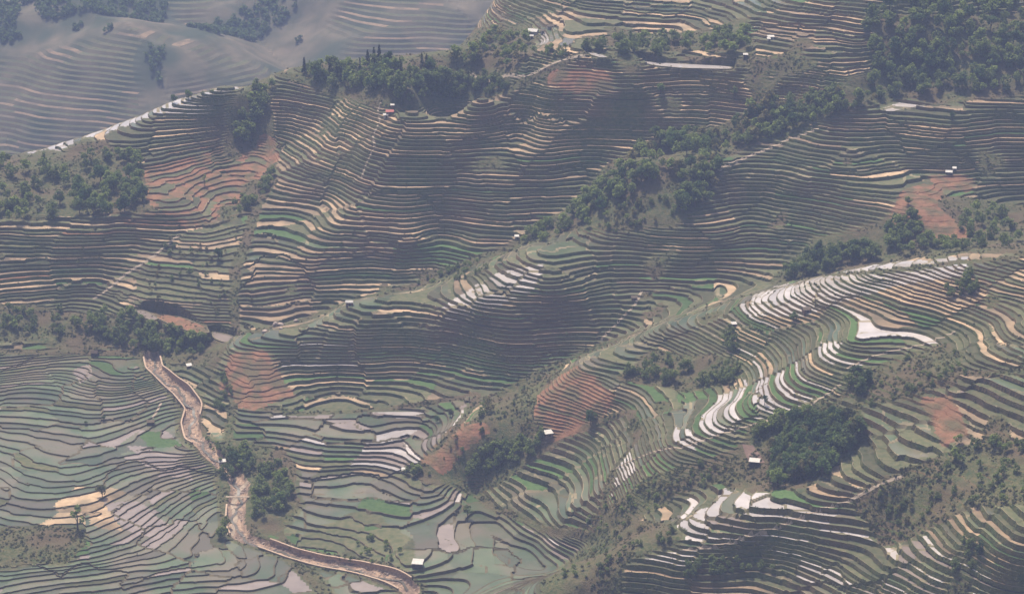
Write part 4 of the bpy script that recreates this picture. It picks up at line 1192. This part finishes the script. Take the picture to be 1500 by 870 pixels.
rs = np.random.default_rng(21)
def lump(c, r, rng):
    d = np.array([(1, 0, 0), (-1, 0, 0), (0, 1, 0), (0, -1, 0), (0, 0, 1), (0, 0, -1)], float) * rng.uniform(.7, 1.2, (6, 1)) * r
    d[:, 2] *= .7
    return d + rng.normal(0, .12 * r, (6, 3)) + np.array(c), [(0, 2, 4), (2, 1, 4), (1, 3, 4), (3, 0, 4), (2, 0, 5), (1, 2, 5), (3, 1, 5), (0, 3, 5)]
parts = []
for _ in range(1000):
    i = int(rs.integers(1, len(RS) - 1)); a = rs.uniform(-BEDW, BEDW)
    x = RS[i, 0] + nr[i, 0] * a; y = RS[i, 1] + nr[i, 1] * a
    parts.append(lump((x, y, float(bil(H, x, y)) + .15), rs.uniform(.15, 1.0) ** 1.5, rs))
V, F = join(parts)
tag(link('stream_stones', poly_mesh('stream_stones', V, F, [M_ROCK])), 'pale stones strewn over the stream bed', kind='stuff')

# footbridge over the narrow stretch
bi = near_i(346, 730)
o = bpy.data.objects.new('footbridge', None); COL.objects.link(o)
o.location = (RS[bi, 0], RS[bi, 1], float(bil(H, RS[bi, 0] + nr[bi, 0] * 9, RS[bi, 1] + nr[bi, 1] * 9)) + .7)
o.rotation_euler = (0, 0, math.atan2(nr[bi, 1], nr[bi, 0])); o.empty_display_size = .5
tag(o, 'narrow plank footbridge across the stream by the brown path', 'bridge')
def box_vf(x0, x1, y0, y1, z0, z1):
    V = [(x, y, z) for z in (z0, z1) for y in (y0, y1) for x in (x0, x1)]
    return V, [(0, 2, 3, 1), (4, 5, 7, 6), (0, 1, 5, 4), (2, 6, 7, 3), (0, 4, 6, 2), (1, 3, 7, 5)]
beam = poly_mesh('beam', *box_vf(-7, 7, -.12, .12, -.3, 0), [M_WOOD])
for yy in (-.7, .7):
    b = inst(o, 'beam', beam); b.location = (0, yy, 0)
plank = poly_mesh('plank', *box_vf(-.2, .2, -1.0, 1.0, .004, .09), [M_PATH])
for k in range(30):
    b = inst(o, 'plank', plank); b.location = (-6.8 + k * .47, rs.uniform(-.06, .06), 0)

def path(px, wd, lab, m=M_PATH):
    u, v = np.array([p[0] for p in px], float), np.array([p[1] for p in px], float)
    x, y, ok = hits(u, v)
    R = resample(np.stack([x, y], 1)[ok], .8)
    for _ in range(3): R[1:-1] = (R[:-2] + R[1:-1] + R[2:]) / 3
    t = np.gradient(R, axis=0); t /= np.linalg.norm(t, axis=1)[:, None] + 1e-9
    n = np.stack([-t[:, 1], t[:, 0]], 1)
    V = []; F = []
    for a in (-wd, 0, wd):
        qx = R[:, 0] + n[:, 0] * a; qy = R[:, 1] + n[:, 1] * a
        V.append(np.stack([qx, qy, zfun(qx, qy) + .13 + .05 * (a == 0)], 1))
    N = len(R); V = np.concatenate(V)
    for k in (0, 1):
        for i in range(N - 1): F.append((k * N + i, k * N + i + 1, (k + 1) * N + i + 1, (k + 1) * N + i))
    tag(link('footpath', poly_mesh('footpath', V, F, [m])), lab, kind='structure')
path([(558, 150), (553, 163), (557, 176), (546, 200), (549, 214), (537, 238), (529, 262)], .8, 'pale footpath dropping through the amphitheatre terraces')
path([(690, 109), (735, 114), (765, 113), (790, 104), (830, 87), (858, 81)], 1.1, 'pale ridge path right of the wood')
path([(262, 345), (225, 375), (180, 405), (135, 438)], 1.0, 'footpath down the low spur on the left slope')
path([(940, 425), (930, 447), (905, 472), (880, 498)], .9, 'thin footpath down the dark terraces to the yellowish crest')
path([(1052, 250), (1100, 228), (1150, 206), (1200, 188)], 1.2, 'grassy path along the high spur crest')
path([(1000, 806), (1100, 782), (1215, 742), (1325, 697)], .8, 'bank path along the stepped white crest')
path([(236, 590), (230, 602), (223, 613)], .7, 'short footpath to the dark field hut')
path([(362, 704), (349, 720), (341, 738), (345, 760), (336, 784)], 1.5, 'brown path beside the stream at the footbridge')
path([(895, 690), (1000, 655), (1110, 620), (1190, 592), (1232, 562)], .7, 'bank path along the bright flooded band')
path([(1240, 540), (1300, 515), (1350, 505), (1400, 485)], .7, 'pale bank path on the rough slope at the right')
# brown yard beside the wood
def patch(poly, lab, m):
    x, y, ok = hits(*np.array(poly, float).T)
    c = np.stack([x, y], 1)
    a = np.linspace(0, 1, 14)
    g = np.array([[(c[0] * (1 - s) + c[1] * s) * (1 - t) + (c[3] * (1 - s) + c[2] * s) * t for s in a] for t in a]).reshape(-1, 2)
    zz = zfun(g[:, 0], g[:, 1]) + .22
    F = [(i * 14 + j, i * 14 + j + 1, (i + 1) * 14 + j + 1, (i + 1) * 14 + j) for i in range(13) for j in range(13)]
    tag(link('yard', poly_mesh('yard', np.c_[g, zz], F, [m])), lab, kind='structure')
patch([(1087, 650), (1103, 652), (1121, 678), (1097, 680)], 'bare brown drying yard beside the big wood', M_EARTH)

# ------------------------------------------------------------------ huts
def hut(u, v, w_, d_, h_, rot, roofm, wallm, lab, style='shed', grp='small field huts', cat='hut', sink=.4):
    x, y, z = spot(u, v)
    o = bpy.data.objects.new('field_hut' if cat == 'hut' else 'farmhouse', None); COL.objects.link(o); o.empty_display_size = .5
    o.location = (x, y, z); o.rotation_euler = (0, 0, math.radians(rot))
    tag(o, lab, cat, grp)
    a, b = w_ / 2, d_ / 2
    t = .18
    walls = [box_vf(-a, a, -b, -b + t, -sink - 1, h_), box_vf(-a, a, b - t, b, -sink - 1, h_ if style != 'shed' else h_ + .55), box_vf(-a, -a + t, -b + t + .003, b - t - .003, -sink - 1, h_), box_vf(a - t, a, -b + t + .003, b - t - .003, -sink - 1, h_)]
    inst(o, 'wall', poly_mesh('wall', *join(walls), [wallm]))
    e = .35
    if style == 'shed':
        V = [(-a - e, -b - e, h_ - .05), (a + e, -b - e, h_ - .05), (a + e, b + e, h_ + .7), (-a - e, b + e, h_ + .7)]
        V += [(p[0], p[1], p[2] + .14) for p in V]
        R = V, [(3, 2, 1, 0), (4, 5, 6, 7), (0, 1, 5, 4), (1, 2, 6, 5), (2, 3, 7, 6), (3, 0, 4, 7)]
        inst(o, 'roof', poly_mesh('roof', *R, [roofm]))
    else:
        rz = h_ + d_ * .36
        for s in (-1, 1):
            V = [(-a - e, s * (b + e), h_ - .12), (a + e, s * (b + e), h_ - .12), (a + e, s * .01, rz), (-a - e, s * .01, rz)]
            V += [(p[0], p[1], p[2] + .15) for p in V]
            inst(o, 'roof_slope', poly_mesh('roof_slope', V, [(3, 2, 1, 0), (4, 5, 6, 7), (0, 1, 5, 4), (1, 2, 6, 5), (2, 3, 7, 6), (3, 0, 4, 7)], [roofm]))
        for s in (-1, 1):
            V = [(s * (a - .05), -b, h_), (s * (a - .05), b, h_), (s * (a - .05), 0, rz - .03)]
            V += [(p[0] - s * .12, p[1], p[2]) for p in V]
            inst(o, 'gable', poly_mesh('gable', V, [(0, 1, 2), (5, 4, 3), (0, 3, 4, 1), (1, 4, 5, 2), (2, 5, 3, 0)], [wallm]))
    inst(o, 'door', poly_mesh('door', *box_vf(-a * .15, a * .15 + .75, -b - .05, -b - .004, 0, min(1.9, h_ - .25)), [M_WOOD]))
    if w_ > 3.2:
        inst(o, 'window', poly_mesh('window', *box_vf(-a * .7, -a * .7 + .7, -b - .04, -b - .004, h_ * .45, h_ * .45 + .65), [M_GLASS]))
    return o
hut(612, 829, 5.6, 4.6, 3.0, -8, M_WHITE, M_WOOD, 'white roofed dark hut at the bottom of the valley beside a flooded plot')
hut(803, 638, 4.6, 4.0, 2.0, 18, M_WHITE, M_BRICK, 'white roofed hut below the red ploughed terraces')
hut(1105, 681, 5.2, 3.4, 2.6, -14, M_WHITE, M_WOOD, 'white roofed dark walled house between the brown yard and the big wood', cat='house')
hut(1075, 478, 2.8, 2.2, 1.6, 10, M_WHITE, M_WOOD, 'little white hut at the left tip of a tan terrace')
hut(512, 448, 4.6, 3.0, 2.2, 0, M_WHITE, M_BRICK, 'pinkish white roofed hut on the low spur crest under the amphitheatre', style='gable')
hut(571, 167, 5.5, 3.5, 1.7, 5, M_RED, M_BRICK, 'red roofed shed beside the footpath high in the amphitheatre')
hut(575, 157, 2.4, 2.0, 1.5, 0, M_WHITE, M_BRICK, 'tiny white shed above the red roofed shed')
hut(565, 172, 3.2, 2.2, 1.4, 8, M_WHITE, M_WALLW, 'low white shed just below the red roofed shed')
hut(781, 52, 7.5, 5.0, 3.4, -20, M_WHITE, M_WALLW, 'largest white house of the high village', 'gable', 'houses of the high village', 'house')
hut(778, 57, 3.2, 2.6, 2.2, 10, M_WHITE, M_WALLW, 'small white house below the largest one of the high village', 'gable', 'houses of the high village', 'house')
hut(806, 42, 5.0, 4.0, 2.8, 15, M_THATCH, M_WALLW, 'tan roofed pale house at the upper right of the high village', 'gable', 'houses of the high village', 'house')
hut(795, 50, 2.8, 2.4, 2.2, -10, M_THATCH, M_WALLW, 'small tan roofed house in the middle of the high village', 'gable', 'houses of the high village', 'house')
hut(1129, 56, 4.6, 3.0, 2.0, 0, M_WHITE, M_WALLW, 'white roofed hut at the top of the upper terraces')
hut(1126, 61, 2.0, 1.8, 1.6, 5, M_WHITE, M_WALLW, 'tiny white shed just under the topmost hut')
hut(1092, 84, 3.0, 2.2, 1.8, 0, M_WHITE, M_WOOD, 'small white topped dark hut by the green patch at the top')
hut(221, 621, 4.4, 3.2, 2.0, 4, M_THATCH, M_WOOD, 'dark thatched field hut in the middle of the green valley plots', 'gable')
hut(139, 520, 4.2, 3.4, 1.9, -6, M_WOOD, M_WOOD, 'dark roofed field hut at the upper edge of the valley by bright green beds', 'gable')
hut(1181, 456, 4.4, 3.6, 2.0, 12, M_THATCH, M_BRICK, 'reddish brown hut at the head of the ochre terraces', 'gable')
hut(1390, 254, 4.2, 2.6, 1.6, -12, M_WHITE, M_WOOD, 'white roofed hut over the red soil at the right edge')
hut(1398, 249, 2.2, 2.0, 1.6, -12, M_WHITE, M_WALLW, 'tiny white shed behind the hut at the right edge')
hut(592, 690, 2.6, 2.0, 1.4, 6, M_WHITE, M_WALLW, 'small white hut where the pink ponds meet the red bank')
hut(326, 679, 3.8, 2.6, 1.8, 10, M_WHITE, M_WALLW, 'white hut at the edge of the stream grove')
hut(757, 349, 2.6, 2.0, 1.4, 0, M_WHITE, M_WALLW, 'tiny white hut at the tip of the wooded gully')
hut(929, 439, 3.6, 2.8, 1.8, 0, M_THATCH, M_BRICK, 'brown hut beside the thin footpath on the dark terraces', 'gable')
hut(277, 537, 3.0, 2.4, 1.5, 20, M_WHITE, M_BRICK, 'pale hut by the small plot right of the upper stream')

# ------------------------------------------------------------------ boulders
def boulder(u, v, r, lab):
    x, y, z = spot(u, v)
    bm = bmesh.new(); bmesh.ops.create_icosphere(bm, subdivisions=2, radius=r)
    g = np.random.default_rng(int(u * 7 + v))
    for q in bm.verts:
        k = 1 + .28 * math.sin(q.co.x * 2.3 / r + u) * math.cos(q.co.y * 2.1 / r) + g.uniform(-.09, .09)
        q.co *= k; q.co.z *= .85
    me = bpy.data.meshes.new('boulder'); bm.to_mesh(me); bm.free(); me.materials.append(M_ROCK)
    o = link('boulder', me); o.location = (x, y, z + r * .3)
    tag(o, lab, 'rock', 'pale rocks below the low spur')
boulder(403, 477, 2.2, 'big pinkish rock below the low spur crest, the left of two')
boulder(412, 477, 1.9, 'slightly smaller pinkish rock close right of the big one')
boulder(388, 486, 2.0, 'brown rock lower down the stony slope under the spur')
boulder(433, 471, 1.6, 'pale rock at the end of the low spur crest')
boulder(412, 483, 1.2, 'smallest grey rock under the pair of pinkish rocks')

# ------------------------------------------------------------------ people working in the plots
M_BODY = [mat('dark_trousers', (.03, .03, .04), (.05, .05, .06)), mat('dark_blue_jacket', (.03, .035, .06), (.06, .065, .10)), mat('skin', (.36, .22, .15), (.42, .26, .18)), mat('black_hair', (.012, .011, .010), (.02, .018, .016))]
def person_mesh(bend):
    c, s = math.cos(bend), math.sin(bend)
    def tp(x, y, z):                       # bend everything above the hips forward
        if z <= .92: return (x, y, z)
        dy, dz = y, z - .92
        return (x, dy * c - dz * s, .92 + dz * c + dy * s)
    V = [(0, 0, .95)]; R = [.13]; E = []
    def add(i, p, r):
        V.append(p); R.append(r); E.append((i, len(V) - 1)); return len(V) - 1
    ch = add(0, tp(0, 0, 1.15), .125); ch = add(ch, tp(0, .01, 1.36), .14); ne = add(ch, tp(0, .0, 1.47), .055); he = add(ne, tp(0, -.01, 1.56), .085); add(he, tp(0, 0, 1.66), .075); add(he, tp(0, -.10, 1.56), .018)
    for sx in (-1, 1):
        add(he, tp(sx * .09, .01, 1.56), .015)
        hp = add(0, (sx * .09, 0, .88), .095); kn = add(hp, (sx * .10, -.03, .48), .065); an = add(kn, (sx * .10, .02, .09), .042); add(an, (sx * .11, -.15, .04), .04)
        sh = add(ch, tp(sx * .17, 0, 1.40), .065)
        if bend < .3: el = add(sh, (sx * .24, .03, 1.12), .045); wr = add(el, (sx * .25, -.08, .88), .03); dr = (0, -.01, -1)
        else:
            q = tp(sx * .17, 0, 1.40); el = add(sh, (q[0] * 1.2, q[1] - .05, q[2] - .28), .045); wr = add(el, (q[0] * 1.1, q[1] - .12, q[2] - .52), .03); dr = (0, -.2, -1)
        b = V[wr]; pa = add(wr, (b[0], b[1] + dr[1] * .06, b[2] + dr[2] * .06), .034)
        b = V[pa]
        for k, ln in enumerate((.055, .065, .06, .045)):
            f1 = add(pa, (b[0] + sx * .004, b[1] - .024 + .016 * k, b[2] - .045), .009); q = V[f1]; add(f1, (q[0] - sx * .012, q[1] - .004, q[2] - ln * .7), .008)
        th = add(pa, (b[0] - sx * .015, b[1] - .04, b[2] - .01), .010); q = V[th]; add(th, (q[0] - sx * .008, q[1] - .015, q[2] - .03), .009)
    me = bpy.data.meshes.new('person_skeleton'); me.from_pydata(V, E, []); me.update()
    ob = bpy.data.objects.new('person_skeleton', me); COL.objects.link(ob)
    md = ob.modifiers.new('skin', 'SKIN'); md.use_smooth_shade = True
    if not me.skin_vertices: me.skin_vertices.new() if hasattr(me.skin_vertices, 'new') else None
    for i, sv in enumerate(me.skin_vertices[0].data):
        sv.radius = (R[i], R[i]); sv.use_root = (i == 0)
    ob.modifiers.new('sub', 'SUBSURF').levels = 1
    dg = bpy.context.evaluated_depsgraph_get()
    out = bpy.data.meshes.new_from_object(ob.evaluated_get(dg)); out.name = 'body'
    bpy.data.objects.remove(ob); bpy.data.meshes.remove(me)
    out.materials.clear()
    for m in M_BODY: out.materials.append(m)
    head = Vector(tp(0, 0, 1.58)); axis = (Vector(tp(0, 0, 1.7)) - Vector(tp(0, 0, 1.4))).normalized()
    for p in out.polygons:
        k = p.center - head
        if k.length < .16: p.material_index = 3 if k.dot(axis) > .04 or k.y * c > .03 else 2
        elif p.center.z < .93 and abs(p.center.y) < .2 and not (abs(p.center.x) > .2): p.material_index = 0
        else:
            p.material_index = 1
            if abs(p.center.x) > .2 and p.center.z < .90: p.material_index = 2
    return out
BODY = (person_mesh(.15), person_mesh(1.05))
def person(u, v, pose, rot, lab):
    x, y, z = spot(u, v)
    o = link('person', BODY[pose]); o.location = (x, y, z); o.rotation_euler = (0, 0, math.radians(rot))
    tag(o, lab, 'person', 'people working in the paddies')
person(756, 408, 0, 40, 'person in dark clothes standing in the white terrace, the left of two')
person(763, 407, 1, -60, 'person in dark clothes bending in the white terrace, the right of two')
person(171, 802, 1, 30, 'leftmost of three people in dark clothes bending in the lowest plots')
person(174, 802, 1, -70, 'middle one of the three dark figures bending in the lowest plots')
person(179, 800, 0, 90, 'right one of the three dark figures, standing in the lowest plots')
person(201, 813, 0, 10, 'single dark figure standing at the end of a long grey plot')
person(280, 830, 1, 70, 'dark figure bending at the bottom edge of the valley plots')
person(284, 827, 0, -40, 'dark figure standing behind the bending one at the bottom edge')
# ------------------------------------------------------------------ haze
def haze_box(x0, x1, y0, y1, z0, z1):
    V = [(x, y, z) for z in (z0, z1) for y in (y0, y1) for x in (x0, x1)]
    F = [(0, 2, 3, 1), (4, 5, 7, 6), (0, 1, 5, 4), (2, 6, 7, 3), (0, 4, 6, 2), (1, 3, 7, 5)]
    m = bpy.data.materials.new('haze'); m.use_nodes = True
    n = m.node_tree.nodes; n.clear()
    o = n.new('ShaderNodeOutputMaterial'); v = n.new('ShaderNodeVolumePrincipled')
    v.inputs['Color'].default_value = (0.52, 0.635, 1.0, 1)
    v.inputs['Density'].default_value = HAZE_DENSITY
    v.inputs['Anisotropy'].default_value = -0.2
    m.node_tree.links.new(v.outputs[0], o.inputs['Volume'])
    b = link('haze', raw_mesh('haze', V, F, mats=[m]))
    tag(b, 'thin bluish haze filling the valley air', kind='stuff')
haze_box(-4900, 4900, -1400, 6900, -245, 540)
